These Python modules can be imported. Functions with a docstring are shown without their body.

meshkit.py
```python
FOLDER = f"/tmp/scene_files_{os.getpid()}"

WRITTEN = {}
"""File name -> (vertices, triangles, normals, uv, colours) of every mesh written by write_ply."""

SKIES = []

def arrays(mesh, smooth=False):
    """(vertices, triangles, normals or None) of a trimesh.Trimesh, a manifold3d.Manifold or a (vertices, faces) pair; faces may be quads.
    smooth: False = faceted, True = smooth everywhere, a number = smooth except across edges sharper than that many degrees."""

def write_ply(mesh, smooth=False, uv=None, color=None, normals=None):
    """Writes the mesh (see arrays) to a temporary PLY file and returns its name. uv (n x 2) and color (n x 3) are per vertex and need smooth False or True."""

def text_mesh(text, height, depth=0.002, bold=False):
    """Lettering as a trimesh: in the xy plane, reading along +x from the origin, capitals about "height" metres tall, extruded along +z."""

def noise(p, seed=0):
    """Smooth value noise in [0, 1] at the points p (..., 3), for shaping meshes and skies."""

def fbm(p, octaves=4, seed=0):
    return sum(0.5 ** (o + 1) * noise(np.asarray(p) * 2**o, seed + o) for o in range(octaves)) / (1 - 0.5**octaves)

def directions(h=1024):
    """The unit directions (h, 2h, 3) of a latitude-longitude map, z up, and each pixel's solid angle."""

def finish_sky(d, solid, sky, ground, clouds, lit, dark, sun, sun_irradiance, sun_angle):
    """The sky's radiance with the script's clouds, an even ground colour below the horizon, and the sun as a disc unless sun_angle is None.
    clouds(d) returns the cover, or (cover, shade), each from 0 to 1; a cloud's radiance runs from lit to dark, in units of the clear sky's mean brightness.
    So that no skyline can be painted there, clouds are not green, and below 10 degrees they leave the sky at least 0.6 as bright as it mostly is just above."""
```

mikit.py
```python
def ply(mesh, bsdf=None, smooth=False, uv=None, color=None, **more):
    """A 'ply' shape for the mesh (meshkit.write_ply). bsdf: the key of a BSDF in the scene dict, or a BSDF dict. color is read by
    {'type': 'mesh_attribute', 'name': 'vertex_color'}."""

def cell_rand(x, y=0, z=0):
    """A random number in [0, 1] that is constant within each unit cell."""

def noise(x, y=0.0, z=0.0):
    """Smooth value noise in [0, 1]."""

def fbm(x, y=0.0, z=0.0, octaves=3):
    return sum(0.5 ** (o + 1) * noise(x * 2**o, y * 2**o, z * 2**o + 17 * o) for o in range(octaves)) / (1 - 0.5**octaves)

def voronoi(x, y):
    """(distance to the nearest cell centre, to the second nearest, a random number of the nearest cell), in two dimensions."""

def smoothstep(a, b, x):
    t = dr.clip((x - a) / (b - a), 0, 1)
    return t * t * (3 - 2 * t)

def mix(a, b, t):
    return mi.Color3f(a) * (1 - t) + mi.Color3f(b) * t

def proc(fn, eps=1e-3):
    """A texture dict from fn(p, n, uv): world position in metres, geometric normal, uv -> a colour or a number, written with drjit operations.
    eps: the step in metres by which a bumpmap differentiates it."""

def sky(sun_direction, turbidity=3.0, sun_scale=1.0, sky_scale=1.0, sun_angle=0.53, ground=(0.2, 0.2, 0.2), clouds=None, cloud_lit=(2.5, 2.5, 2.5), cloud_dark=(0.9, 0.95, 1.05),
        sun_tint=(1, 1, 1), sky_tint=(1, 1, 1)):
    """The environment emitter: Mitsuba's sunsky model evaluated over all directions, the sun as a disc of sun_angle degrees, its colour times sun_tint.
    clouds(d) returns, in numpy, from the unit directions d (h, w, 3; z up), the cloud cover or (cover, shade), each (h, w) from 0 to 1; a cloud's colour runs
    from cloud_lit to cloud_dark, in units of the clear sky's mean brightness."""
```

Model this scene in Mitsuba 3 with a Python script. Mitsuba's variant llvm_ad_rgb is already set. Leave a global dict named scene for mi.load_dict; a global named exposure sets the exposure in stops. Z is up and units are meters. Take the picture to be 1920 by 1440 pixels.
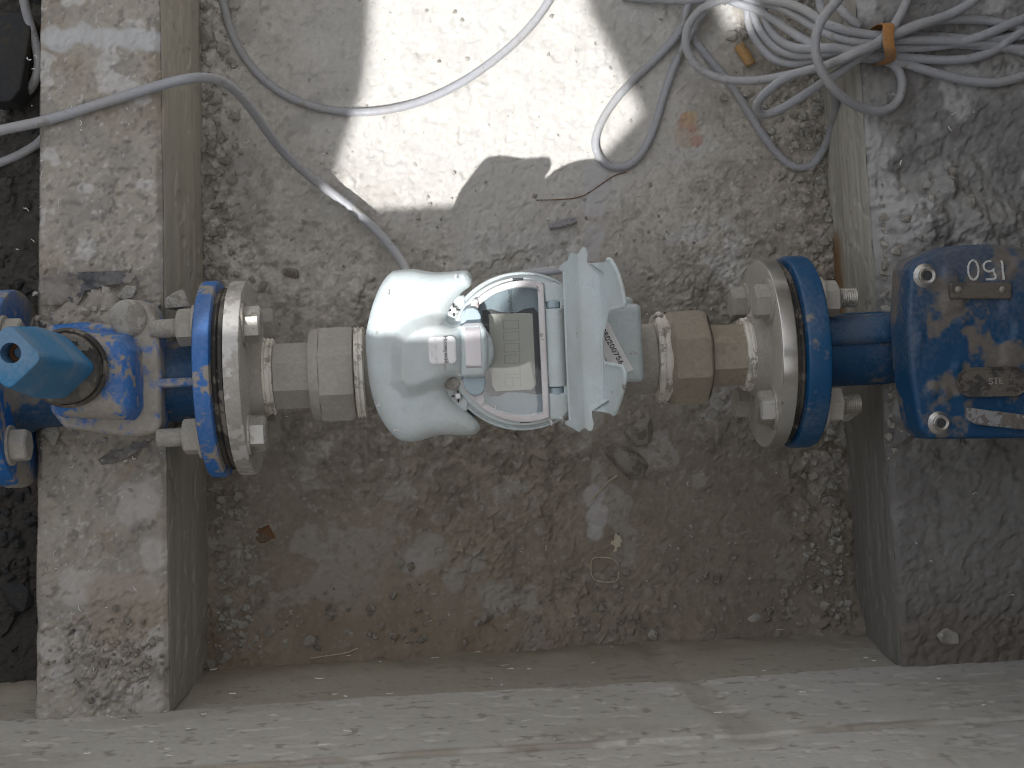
import math, random
import numpy as np
import trimesh, shapely, manifold3d
import drjit as dr
import mitsuba as mi
import mikit, meshkit
from shapely.geometry import Polygon, Point, box as sbox
from scipy.spatial import Delaunay, cKDTree

# ------------------------------------------------------------------ camera, sky, exposure
F, NX, NY, H = 2570.0, 815.0, 617.0, 1.33        # focal length and nadir in pixels of a 1920-wide picture, height over the pit floor
nrm = lambda v: np.asarray(v, float) / np.linalg.norm(v)
down = nrm([NX - 960, NY - 720, F])
xax = nrm(np.cross(down, np.cross([430 - 960, 710 - 720, F], [1490 - 960, 660 - 720, F])))
xax = xax if xax[0] > 0 else -xax
RW = np.array([xax, np.cross(-down, xax), -down])   # rows: world x (along the pipe), y, z (up)
SUN = [-0.3139, -0.4103, 0.8562]
exposure = 2.6
fwd, up = RW @ [0, 0, 1.0], RW @ [0, -1.0, 0]
T = mi.ScalarTransform4f
scene, labels = {}, {}
scene['camera'] = {'type': 'perspective', 'fov': math.degrees(2 * math.atan(960 / F)), 'fov_axis': 'x', 'near_clip': 0.02, 'far_clip': 200.0,
                   'to_world': T().look_at(origin=[0, 0, H], target=[float(fwd[0]), float(fwd[1]), H + float(fwd[2])], up=[float(v) for v in up])}
scene['sky'] = mikit.sky(SUN, turbidity=3, sun_scale=0.80, sun_tint=(0.85, 1.0, 1.28), sky_tint=(1.07, 1.0, 0.90), cloud_lit=(2.54, 2.42, 2.25),
                         clouds=lambda d: np.clip(0.35 + 0.9 * (meshkit.fbm(d * 2.5, 4) - 0.2), 0, 0.92))


def P(px, py, z):
    """The point of the place at height z that stands at this spot of the 1920-wide picture."""
    w = RW @ np.array([px - 960, py - 720, F], float)
    return np.array([0, 0, H]) + w * (z - H) / w[2]


def PP(pts, z):
    return np.array([P(a, b, z)[:2] for a, b in pts])


rng = np.random.default_rng(7)

# ------------------------------------------------------------------ numpy noise in two dimensions
def hsh(ix, iy, s):
    h = (ix * 374761393 + iy * 668265263 + s * 144665 + 974711) & 0xFFFFFFFF
    h = ((h ^ (h >> 13)) * 1274126177) & 0xFFFFFFFF
    h = ((h ^ (h >> 15)) * 2246822519) & 0xFFFFFFFF
    return ((h ^ (h >> 16)) & 0xFFFFFF) / 16777215.0


def n2(x, y, s=0):
    fx, fy = np.floor(x), np.floor(y)
    ix, iy = fx.astype(np.int64), fy.astype(np.int64)
    tx, ty = x - fx, y - fy
    tx, ty = tx * tx * (3 - 2 * tx), ty * ty * (3 - 2 * ty)
    a, b, c, d = hsh(ix, iy, s), hsh(ix + 1, iy, s), hsh(ix, iy + 1, s), hsh(ix + 1, iy + 1, s)
    return (a + (b - a) * tx) * (1 - ty) + (c + (d - c) * tx) * ty


def f2(x, y, fr, o=3, s=0):
    c, q = 0.866, 0.5
    x, y = x * fr, y * fr
    t = 0
    for k in range(o):
        t = t + 0.5 ** (k + 1) * n2(x, y, s + 31 * k)
        x, y = (c * x - q * y) * 2.03 + 5.1, (q * x + c * y) * 2.03 - 2.7
    return t / (1 - 0.5 ** o)


def vor(x, y, s=0):
    fx, fy = np.floor(x).astype(np.int64), np.floor(y).astype(np.int64)
    d1, w, d2 = np.full(x.shape, 9.0), np.zeros(x.shape), np.full(x.shape, 9.0)
    for a in (-1, 0, 1):
        for b in (-1, 0, 1):
            cx, cy = fx + a, fy + b
            d = np.hypot(cx + hsh(cx, cy, s + 1) - x, cy + hsh(cx, cy, s + 2) - y)
            d2 = np.where(d < d1, d1, np.minimum(d2, d))
            w = np.where(d < d1, hsh(cx, cy, s + 3), w)
            d1 = np.minimum(d1, d)
    return d1, d2, w


def crumbs(x, y, fr, s=0, tilt=0.8):
    """Broken lumps: each cell has its own level and its own slope, with steps between the cells. Returns (height in units of a cell, the cell's random number)."""
    wx, wy = x * fr + 0.9 * (f2(x, y, fr * 0.7, 2, s + 50) - 0.5), y * fr + 0.9 * (f2(x, y, fr * 0.7, 2, s + 51) - 0.5)
    fx, fy = np.floor(wx).astype(np.int64), np.floor(wy).astype(np.int64)
    best = np.full(x.shape, 9.0); h = np.zeros(x.shape); w = np.zeros(x.shape)
    for a in (-1, 0, 1):
        for b in (-1, 0, 1):
            cx, cy = fx + a, fy + b
            dx, dy = wx - cx - hsh(cx, cy, s + 1), wy - cy - hsh(cx, cy, s + 2)
            d = dx * dx + dy * dy
            r = hsh(cx, cy, s + 3)
            near = d < best
            h = np.where(near, 0.55 * r + tilt * ((hsh(cx, cy, s + 4) - 0.5) * dx + (hsh(cx, cy, s + 5) - 0.5) * dy) - 0.5 * np.maximum(d - 0.16, 0), h)
            w = np.where(near, r, w); best = np.minimum(best, d)
    return h, w


def ss(a, b, x):
    t = np.clip((x - a) / (b - a), 0, 1)
    return t * t * (3 - 2 * t)


def mixc(a, b, t):
    return a + (np.asarray(b, float) - a) * t[..., None]


# ------------------------------------------------------------------ materials
def diffuse_vc(name):
    scene[name] = {'type': 'twosided', 'bsdf': {'type': 'diffuse', 'reflectance': {'type': 'mesh_attribute', 'name': 'vertex_color'}}}


diffuse_vc('m_concrete')
C3 = mi.Color3f
fb, nz, sst, mx = mikit.fbm, mikit.noise, mikit.smoothstep, mikit.mix
MUD = (0.345, 0.315, 0.275)


def mat(name, color, rough=0.5, metal=0.0, spec=0.5, coat=0.0):
    d = {'type': 'principled', 'base_color': color if isinstance(color, dict) else {'type': 'rgb', 'value': list(color)},
         'roughness': rough, 'metallic': metal, 'specular': spec}
    if coat:
        d['clearcoat'] = coat
        d['clearcoat_gloss'] = 0.8
    scene[name] = {'type': 'twosided', 'bsdf': d}


def muddy(col, mud, lo, fr, up=0.10, wear=0.25, soft=0.045):
    def fn(p, n, uv):
        a = 0.68 * fb(p.x * fr, p.y * fr, p.z * fr, 3) + 0.32 * fb(p.x * fr * 6 + 5, p.y * fr * 6, p.z * fr * 6, 3)
        b = fb(p.x * 420 + 3, p.y * 420, p.z * 420, 2)
        m = sst(lo, lo + soft, a + up * n.z + 0.06 * (b - 0.5))
        film = sst(0.35, 0.8, fb(p.x * fr * 0.5 + 9, p.y * fr * 0.5, p.z * fr * 0.5, 3) + 0.25 * (b - 0.5)) * wear
        c = mx(col, mud, film) * (0.92 + 0.16 * b)
        mudc = mx(mud, tuple(0.72 * v for v in mud), b)
        return c * (1 - m) + mudc * m
    return mikit.proc(fn)


def muddy_r(lo, fr, up, r0, r1):
    def fn(p, n, uv):
        a = fb(p.x * fr, p.y * fr, p.z * fr, 4)
        return r0 + (r1 - r0) * sst(lo - 0.06, lo + 0.03, a + up * n.z)
    return mikit.proc(fn)


mat('m_blue', muddy((0.012, 0.13, 0.42), MUD, 0.525, 30, 0.0, 0.28, 0.07), 0.48)
mat('m_blue_muddy', muddy((0.012, 0.12, 0.38), MUD, 0.465, 34, 0.0, 0.55, 0.10), 0.55)
mat('m_dark_blue', muddy((0.004, 0.066, 0.17), (0.24, 0.225, 0.20), 0.64, 40, 0.0, 0.30, 0.12), 0.4)
mat('m_dark_blue_muddy', muddy((0.004, 0.055, 0.140), (0.165, 0.15, 0.135), 0.48, 24, 0.0, 0.5, 0.13), 0.5)
mat('m_cap_blue', muddy((0.020, 0.165, 0.34), MUD, 0.78, 50, 0.0, 0.25), 0.45)
mat('m_steel', muddy((0.52, 0.51, 0.49), (0.42, 0.40, 0.365), 0.52, 40, 0.0, 0.8, 0.08), 0.5, 0.2)
mat('m_shiny', muddy((0.62, 0.61, 0.59), (0.36, 0.335, 0.295), 0.66, 30, -0.05, 0.15), 0.22, 0.9)
mat('m_mud_steel', muddy((0.32, 0.30, 0.265), (0.40, 0.38, 0.345), 0.45, 40, 0.0, 0.9), 0.75, 0.0, 0.3)
mat('m_brass', muddy((0.25, 0.22, 0.172), (0.34, 0.30, 0.245), 0.47, 36, 0.02, 0.6), 0.55, 0.0, 0.4)
mat('m_bolt', muddy((0.46, 0.45, 0.43), (0.36, 0.335, 0.295), 0.50, 70, 0.0, 0.7), 0.4, 0.5)
mat('m_tape', muddy((0.70, 0.67, 0.61), (0.42, 0.39, 0.34), 0.55, 160, 0.0, 0.5), 0.8, 0.0, 0.2)
mat('m_rubber', muddy((0.045, 0.043, 0.04), (0.20, 0.18, 0.155), 0.56, 60, 0.0, 0.45), 0.7, 0.0, 0.3)
mat('m_plastic', muddy((0.50, 0.565, 0.58), (0.38, 0.35, 0.305), 0.70, 75, 0.0, 0.32, 0.10), 0.5, 0.0, 0.4)
mat('m_plastic_dark', (0.33, 0.41, 0.46), 0.4)
mat('m_zinc', muddy((0.60, 0.58, 0.59), (0.40, 0.34, 0.31), 0.62, 110, 0.0, 0.3), 0.55, 0.2)
mat('m_band', (0.60, 0.58, 0.60), 0.34, 0.75)
mat('m_cable', muddy((0.325, 0.335, 0.36), (0.32, 0.31, 0.29), 0.64, 60, 0.0, 0.5), 0.5, 0.0, 0.4)
mat('m_black', (0.015, 0.015, 0.016), 0.5)
mat('m_white', (0.78, 0.78, 0.79), 0.5)
mat('m_ink', (0.04, 0.045, 0.05), 0.6)
mat('m_ink_faint', (0.48, 0.48, 0.50), 0.6)
mat('m_card', (0.22, 0.28, 0.31), 0.5)
mat('m_frame', (0.05, 0.055, 0.058), 0.5)
mat('m_lcd', (0.36, 0.37, 0.325), 0.5)
mat('m_segment', (0.26, 0.265, 0.25), 0.5)
mat('m_orange', muddy((0.36, 0.165, 0.045), (0.30, 0.17, 0.08), 0.5, 90, 0, 0.4), 0.5)
mat('m_foam', muddy((0.46, 0.27, 0.11), (0.36, 0.26, 0.15), 0.5, 150, 0, 0.4), 0.85)
mat('m_anchor', (0.27, 0.26, 0.27), 0.5)
mat('m_chalk', (0.52, 0.53, 0.52), 0.9)
mat('m_plate', muddy((0.06, 0.058, 0.056), (0.17, 0.15, 0.13), 0.46, 60, 0.0, 0.5), 0.5, 0.2)
mat('m_paper', muddy((0.27, 0.275, 0.29), (0.17, 0.155, 0.14), 0.48, 60, 0, 0.5), 0.8)
mat('m_rag', muddy((0.05, 0.055, 0.065), (0.22, 0.20, 0.18), 0.50, 60, 0.0, 0.5), 0.45)
mat('m_slate', muddy((0.04, 0.042, 0.045), (0.07, 0.062, 0.05), 0.60, 40, 0.0, 0.3), 0.85, 0.0, 0.2)
mat('m_stone', muddy((0.36, 0.35, 0.32), (0.30, 0.28, 0.25), 0.5, 120, 0.0, 0.5), 0.9, 0.0, 0.2)
mat('m_dark_stone', muddy((0.28, 0.26, 0.23), (0.22, 0.195, 0.165), 0.5, 90, 0.0, 0.5), 0.9, 0.0, 0.2)
mat('m_rust', muddy((0.17, 0.085, 0.042), (0.20, 0.165, 0.13), 0.55, 140, 0.0, 0.3), 0.9, 0.0, 0.2)
mat('m_straw', (0.50, 0.46, 0.36), 0.8)
mat('m_flake', (0.68, 0.68, 0.66), 0.6)
mat('m_cloth', (0.10, 0.11, 0.14), 0.9)
mat('m_cloth2', (0.16, 0.14, 0.12), 0.9)
scene['m_glass'] = {'type': 'thindielectric', 'int_ior': 1.7}
scene['m_film'] = {'type': 'thindielectric', 'int_ior': 1.6}


# ------------------------------------------------------------------ mesh helpers
def key_of(name, parent=None):
    base = f'{parent}__{name}' if parent else name
    k, i = base, 0
    used = set(scene) | set(labels)
    while k in used or any(u.startswith(k + '__') for u in used):
        i += 1
        k = f'{base}_{i:03d}'
    return k


def obj(name, mesh, m, parent=None, smooth=30, label=None, cat=None, group=None, kind=None, color=None):
    k = key_of(name, parent)
    if isinstance(mesh, list):
        mesh = trimesh.util.concatenate([as_tm(q) for q in mesh])
    scene[k] = mikit.ply(mesh, m, smooth=smooth, color=color)
    d = {}
    if label: d['label'] = label
    if cat: d['category'] = cat
    if group: d['group'] = group
    if kind: d['kind'] = kind
    if d: labels[k] = d
    return k


def thing(name, label, cat, group=None):
    k = key_of(name)
    labels[k] = {'label': label, 'category': cat}
    if group: labels[k]['group'] = group
    return k


def as_tm(m):
    if isinstance(m, (tuple, list)):
        return trimesh.Trimesh(np.asarray(m[0], float), quads(m[1]), process=False)
    if hasattr(m, 'to_mesh'):
        q = m.to_mesh()
        return trimesh.Trimesh(np.array(q.vert_properties[:, :3]), np.array(q.tri_verts), process=False)
    return m


def quads(f):
    f = np.asarray(f, int)
    return np.vstack([f[:, [0, 1, 2]], f[:, [0, 2, 3]]]) if f.shape[1] == 4 else f


def grid_faces(n, m, wrap=False):
    """Quads of an n x m grid of vertices (row-major); wrap joins the last column to the first."""
    i, j = np.meshgrid(np.arange(n - 1), np.arange(m if wrap else m - 1), indexing='ij')
    k = (j + 1) % m
    return quads(np.stack([i * m + j, (i + 1) * m + j, (i + 1) * m + k, i * m + k], -1).reshape(-1, 4))


def lathe(profile, seg=96, origin=(0, 0, 0), axis='x', phase=0.0, wob=0.0, seed=0):
    pr = np.asarray(profile, float)
    a = np.arange(seg) * 2 * np.pi / seg + phase
    r = np.repeat(pr[:, 1][:, None], seg, 1)
    if wob:
        r = r * (1 + wob * (f2(np.cos(a)[None] * 3 + pr[:, 0][:, None] * 300, np.sin(a)[None] * 3 + 0 * pr[:, :1], 1.0, 3, seed) - 0.5))
    u, v, w = np.repeat(pr[:, 0][:, None], seg, 1), r * np.cos(a), r * np.sin(a)
    c = {'x': (u, v, w), 'z': (v, w, u), 'y': (w, u, v)}[axis]
    V = np.stack(c, -1).reshape(-1, 3) + np.asarray(origin)
    t = trimesh.Trimesh(V, grid_faces(len(pr), seg, True), process=False)
    t.fix_normals() if t.is_watertight else None
    if t.volume < 0: t.invert()
    return t


def disc_profile(x0, x1, r, ch=0.0015, r0=0.0):
    return [(x0, r0), (x0, r - ch), (x0 + ch * 0.3, r - ch * 0.3), (x0 + ch, r), (x1 - ch, r), (x1 - ch * 0.3, r - ch * 0.3), (x1, r - ch), (x1, r0)]


def spline(pts, step=0.004):
    p = np.asarray(pts, float)
    q = np.vstack([2 * p[0] - p[1], p, 2 * p[-1] - p[-2]])
    out = []
    for i in range(1, len(q) - 2):
        n = max(2, int(np.linalg.norm(q[i + 1] - q[i]) / step))
        t = np.linspace(0, 1, n, endpoint=False)[:, None]
        a, b, c, d = q[i - 1], q[i], q[i + 1], q[i + 2]
        out.append(0.5 * (2 * b + (c - a) * t + (2 * a - 5 * b + 4 * c - d) * t ** 2 + (3 * b - a - 3 * c + d) * t ** 3))
    return np.vstack(out + [p[-1:]])


def tube(path, r, sides=12, cap=True):
    p = np.asarray(path, float)
    t = np.gradient(p, axis=0)
    t /= np.linalg.norm(t, axis=1, keepdims=True) + 1e-12
    a = np.cross(t[0], [0, 0, 1.0] if abs(t[0][2]) < 0.9 else [1.0, 0, 0])
    A = []
    for k in range(len(p)):
        a = a - t[k] * np.dot(a, t[k]); a = a / np.linalg.norm(a); A.append(a)
    A = np.array(A); B = np.cross(t, A)
    g = np.arange(sides) * 2 * np.pi / sides
    rr = np.broadcast_to(np.asarray(r, float), (len(p),))[:, None, None]
    V = p[:, None] + rr * (np.cos(g)[None, :, None] * A[:, None] + np.sin(g)[None, :, None] * B[:, None])
    V = V.reshape(-1, 3); fc = grid_faces(len(p), sides, True)
    if cap:
        n = len(V); V = np.vstack([V, p[:1], p[-1:]]); i = np.arange(sides); j = (i + 1) % sides; o = (len(p) - 1) * sides
        fc = np.vstack([fc, np.stack([i, j, 0 * i + n], 1), np.stack([o + j, o + i, 0 * i + n + 1], 1)])
    m = trimesh.Trimesh(V, fc, process=False)
    if m.volume < 0: m.invert()
    return m


def triangulate(poly, step, insets=(), seed=1):
    """Points and triangles filling a shapely polygon, plus the boundary edges in order of the faces and the distance to the outline."""
    def ring_pts(ring, st):
        n = max(8, int(ring.length / st))
        return np.array([ring.interpolate(k / n, normalized=True).coords[0] for k in range(n)])
    pts = [ring_pts(poly.exterior, step * 0.7)] + [ring_pts(h, step * 0.7) for h in poly.interiors]
    for d in insets:
        q = poly.buffer(-d)
        for g in getattr(q, 'geoms', [q]):
            if not g.is_empty: pts.append(ring_pts(g.exterior, step * 0.9))
    x0, y0, x1, y1 = poly.bounds
    gx, gy = np.meshgrid(np.arange(x0, x1, step), np.arange(y0, y1, step))
    g = np.stack([gx.ravel() + 0.5 * step * (np.arange(gx.size) // gx.shape[1] % 2), gy.ravel()], 1)
    inner = poly.buffer(-(max(insets) if insets else 0) - 0.6 * step)
    if not inner.is_empty:
        g = g[shapely.contains_xy(inner, g[:, 0], g[:, 1])]
        pts.append(g)
    p = np.vstack(pts)
    tri = Delaunay(p).simplices
    c = p[tri].mean(1)
    a = p[tri]
    area = 0.5 * ((a[:, 1, 0] - a[:, 0, 0]) * (a[:, 2, 1] - a[:, 0, 1]) - (a[:, 2, 0] - a[:, 0, 0]) * (a[:, 1, 1] - a[:, 0, 1]))
    keep = shapely.contains_xy(poly.buffer(1e-7), c[:, 0], c[:, 1]) & (np.abs(area) > 1e-12)
    tri, area = tri[keep], area[keep]
    tri[area < 0] = tri[area < 0][:, ::-1]
    e = np.vstack([tri[:, [0, 1]], tri[:, [1, 2]], tri[:, [2, 0]]])
    s = np.sort(e, 1)
    _, inv, cnt = np.unique(s, axis=0, return_inverse=True, return_counts=True)
    edge = e[cnt[inv.ravel()] == 1]
    dist = shapely.distance(poly.boundary, shapely.points(p))
    return p, tri, edge, dist


def round_top(d, R):
    q = np.clip(R - d, 0, R)
    return -R + np.sqrt(np.maximum(R * R - q * q, 0))


def pillow(poly, ztop, depth, R=0.004, step=0.004, extra=None, flare=0.0):
    """A solid over a polygon of the xy plane: top at ztop with an edge rounded by radius R, sides going down to ztop - depth."""
    if not isinstance(poly, Polygon): poly = Polygon(poly)
    poly = poly.buffer(0)
    ins = [R * f for f in (0.06, 0.2, 0.42, 0.7, 1.0)] if R > 0 else []
    p, tri, edge, d = triangulate(poly, step, ins)
    z = ztop + (round_top(d, R) if R > 0 else 0 * d)
    if extra is not None: z = z + extra(p[:, 0], p[:, 1], d)
    V = np.c_[p, z]
    n = len(V)
    W = V.copy(); W[:, 2] = ztop - depth
    if flare:
        c = np.array(poly.centroid.coords[0]); W[:, :2] = c + (W[:, :2] - c) * (1 + flare)
    side = np.vstack([np.c_[edge[:, 1], edge[:, 0], edge[:, 0] + n], np.c_[edge[:, 1], edge[:, 0] + n, edge[:, 1] + n]])
    return trimesh.Trimesh(np.vstack([V, W]), np.vstack([tri, side, tri[:, ::-1] + n]), process=False)


def sheet(poly, zfn, thick, step=0.004):
    """A bent sheet: the polygon in picture pixels, mapped to the heights zfn(px, py), with a thickness (metres, downwards)."""
    p, tri, edge, d = triangulate(Polygon(poly).buffer(0), step)
    z = zfn(p[:, 0], p[:, 1])
    V = np.array([P(a, b, c) for (a, b), c in zip(p, z)])
    n = len(V)
    W = V - [0, 0, thick]
    tri = tri[:, ::-1]  # picture y runs down
    edge = edge[:, ::-1]
    side = np.vstack([np.c_[edge[:, 1], edge[:, 0], edge[:, 0] + n], np.c_[edge[:, 1], edge[:, 0] + n, edge[:, 1] + n]])
    return trimesh.Trimesh(np.vstack([V, W]), np.vstack([tri, tri[:, ::-1] + n, side]), process=False)


def bx(x0, x1, y0, y1, z0, z1, ch=0.001):
    c = [(x0 + x1) / 2, (y0 + y1) / 2, (z0 + z1) / 2]
    h = np.array([x1 - x0, y1 - y0, z1 - z0]) / 2
    pts = []
    for s in np.ndindex(2, 2, 2):
        s = np.array(s) * 2 - 1
        for k in range(3):
            o = np.full(3, ch); o[k] = 0
            pts.append(s * (h - o))
    return trimesh.Trimesh(np.array(pts) + c, process=False).convex_hull


def hull(p):
    return trimesh.Trimesh(np.asarray(p, float), process=False).convex_hull


def xf(mesh, M=None, rot=None, ang=0.0, at=(0, 0, 0), scale=None):
    m = as_tm(mesh).copy()
    if scale is not None: m.apply_scale(scale)
    if rot is not None: m.apply_transform(trimesh.transformations.rotation_matrix(ang, rot))
    if M is not None: m.apply_transform(M)
    m.apply_translation(at)
    return m


def lettering(text, height, at, ang, depth=0.0003, bold=False, mirror=False):
    """Text whose centre lies at the point, reading along the direction ang (radians, world xy)."""
    m = meshkit.text_mesh(text, height, depth, bold)
    c = m.bounds.mean(0); m.apply_translation([-c[0], -c[1], 0])
    return xf(m, rot=[0, 0, 1], ang=ang, at=at)


def stone(size, seed, sub=2, flat=0.7, rough=0.35):
    """A broken stone: the hull of a few random points, its faces roughened."""
    r = np.random.default_rng(seed)
    q = r.normal(size=(13, 3)); q /= np.linalg.norm(q, axis=1, keepdims=True); q *= r.uniform(0.75, 1.05, (13, 1))
    m = hull(q)
    if sub > 1:
        m = m.subdivide_to_size(0.30)
        v = m.vertices; v = v * (1 + 0.22 * rough * (meshkit.fbm(v * 2.5 + seed * 3.1, 3) - 0.5)[:, None])
        m = trimesh.Trimesh(v, m.faces, process=True)
        trimesh.smoothing.filter_laplacian(m, lamb=0.3, iterations=1)
    v = m.vertices
    v = (v - v.min(0)) / (v.max(0) - v.min(0)) - 0.5
    return trimesh.Trimesh(v * np.asarray(size), m.faces, process=False)


# ------------------------------------------------------------------ the pit: floor, wall, blocks, rim
WALLY = -0.3105


def axis_pts(lo, hi, step, outer_lo, outer_hi, big=0.06):
    a = np.arange(lo, hi + step, step)
    return np.concatenate([np.arange(outer_lo, lo - big * 0.5, big), a, np.arange(hi + big, outer_hi + big, big)])


def floor_rough(x, y):
    """How crumbly the floor is: heaps along the feet of the blocks, patches elsewhere, nearly clean in the sunny middle."""
    band = ss(0.055, 0.0, x + 0.215 - 0.012 * f2(x, y, 9, 2, 17)) + ss(0.060, 0.0, 0.395 - x - 0.012 * f2(x, y, 9, 2, 18))
    mid = ss(0.40, 0.64, f2(x, y, 10, 4, 10)) * (0.35 + 0.65 * ss(0.14, 0.02, y))
    return np.clip(0.10 + band + 0.85 * mid - 0.25 * ss(0.28, 0.10, np.hypot(x - 0.06, y - 0.25)), 0.06, 1.2)


def floor_h(x, y):
    r = floor_rough(x, y)
    h = 0.008 * (f2(x, y, 5, 3, 1) - 0.5) + 0.0050 * (f2(x, y, 17, 3, 2) - 0.5) * (0.4 + r)
    h = h + 0.0044 * (f2(x, y, 62, 5, 4) - 0.5) * (0.25 + 0.8 * r)
    h = h - 0.0009 * ss(0.665, 0.71, f2(x * 0.8, y, 105, 3, 6)) + 0.0008 * (f2(x, y, 420, 2, 8) - 0.5)
    c, w = crumbs(x, y, 75, 60)
    h = h + 0.0060 * c * ss(0.42, 0.60, f2(x, y, 28, 3, 19)) * r
    c, w = crumbs(x, y, 160, 70)
    h = h + 0.0034 * c * ss(0.36, 0.56, f2(x, y, 45, 3, 20)) * (0.12 + r)
    c, w = crumbs(x, y, 300, 80)
    h = h + 0.0016 * c * (0.15 + 0.7 * r)
    # silt piled against the wall and the blocks
    h = h + 0.026 * ss(-0.262, -0.320, y) * (0.15 + 1.2 * f2(x, y, 16, 4, 14)) + 0.010 * ss(-0.17, -0.24, x) * f2(x, y, 30, 3, 15) + 0.010 * ss(0.34, 0.40, x) * f2(x, y, 30, 3, 16)
    return h


def blob(x, y, px, py, r, z=0.0, s=0):
    c = P(px, py, z)
    d = np.hypot(x - c[0], y - c[1]) / r
    return ss(1.15, 0.75, d + 0.9 * (f2(x, y, 60, 3, 40 + s) - 0.5))


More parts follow.
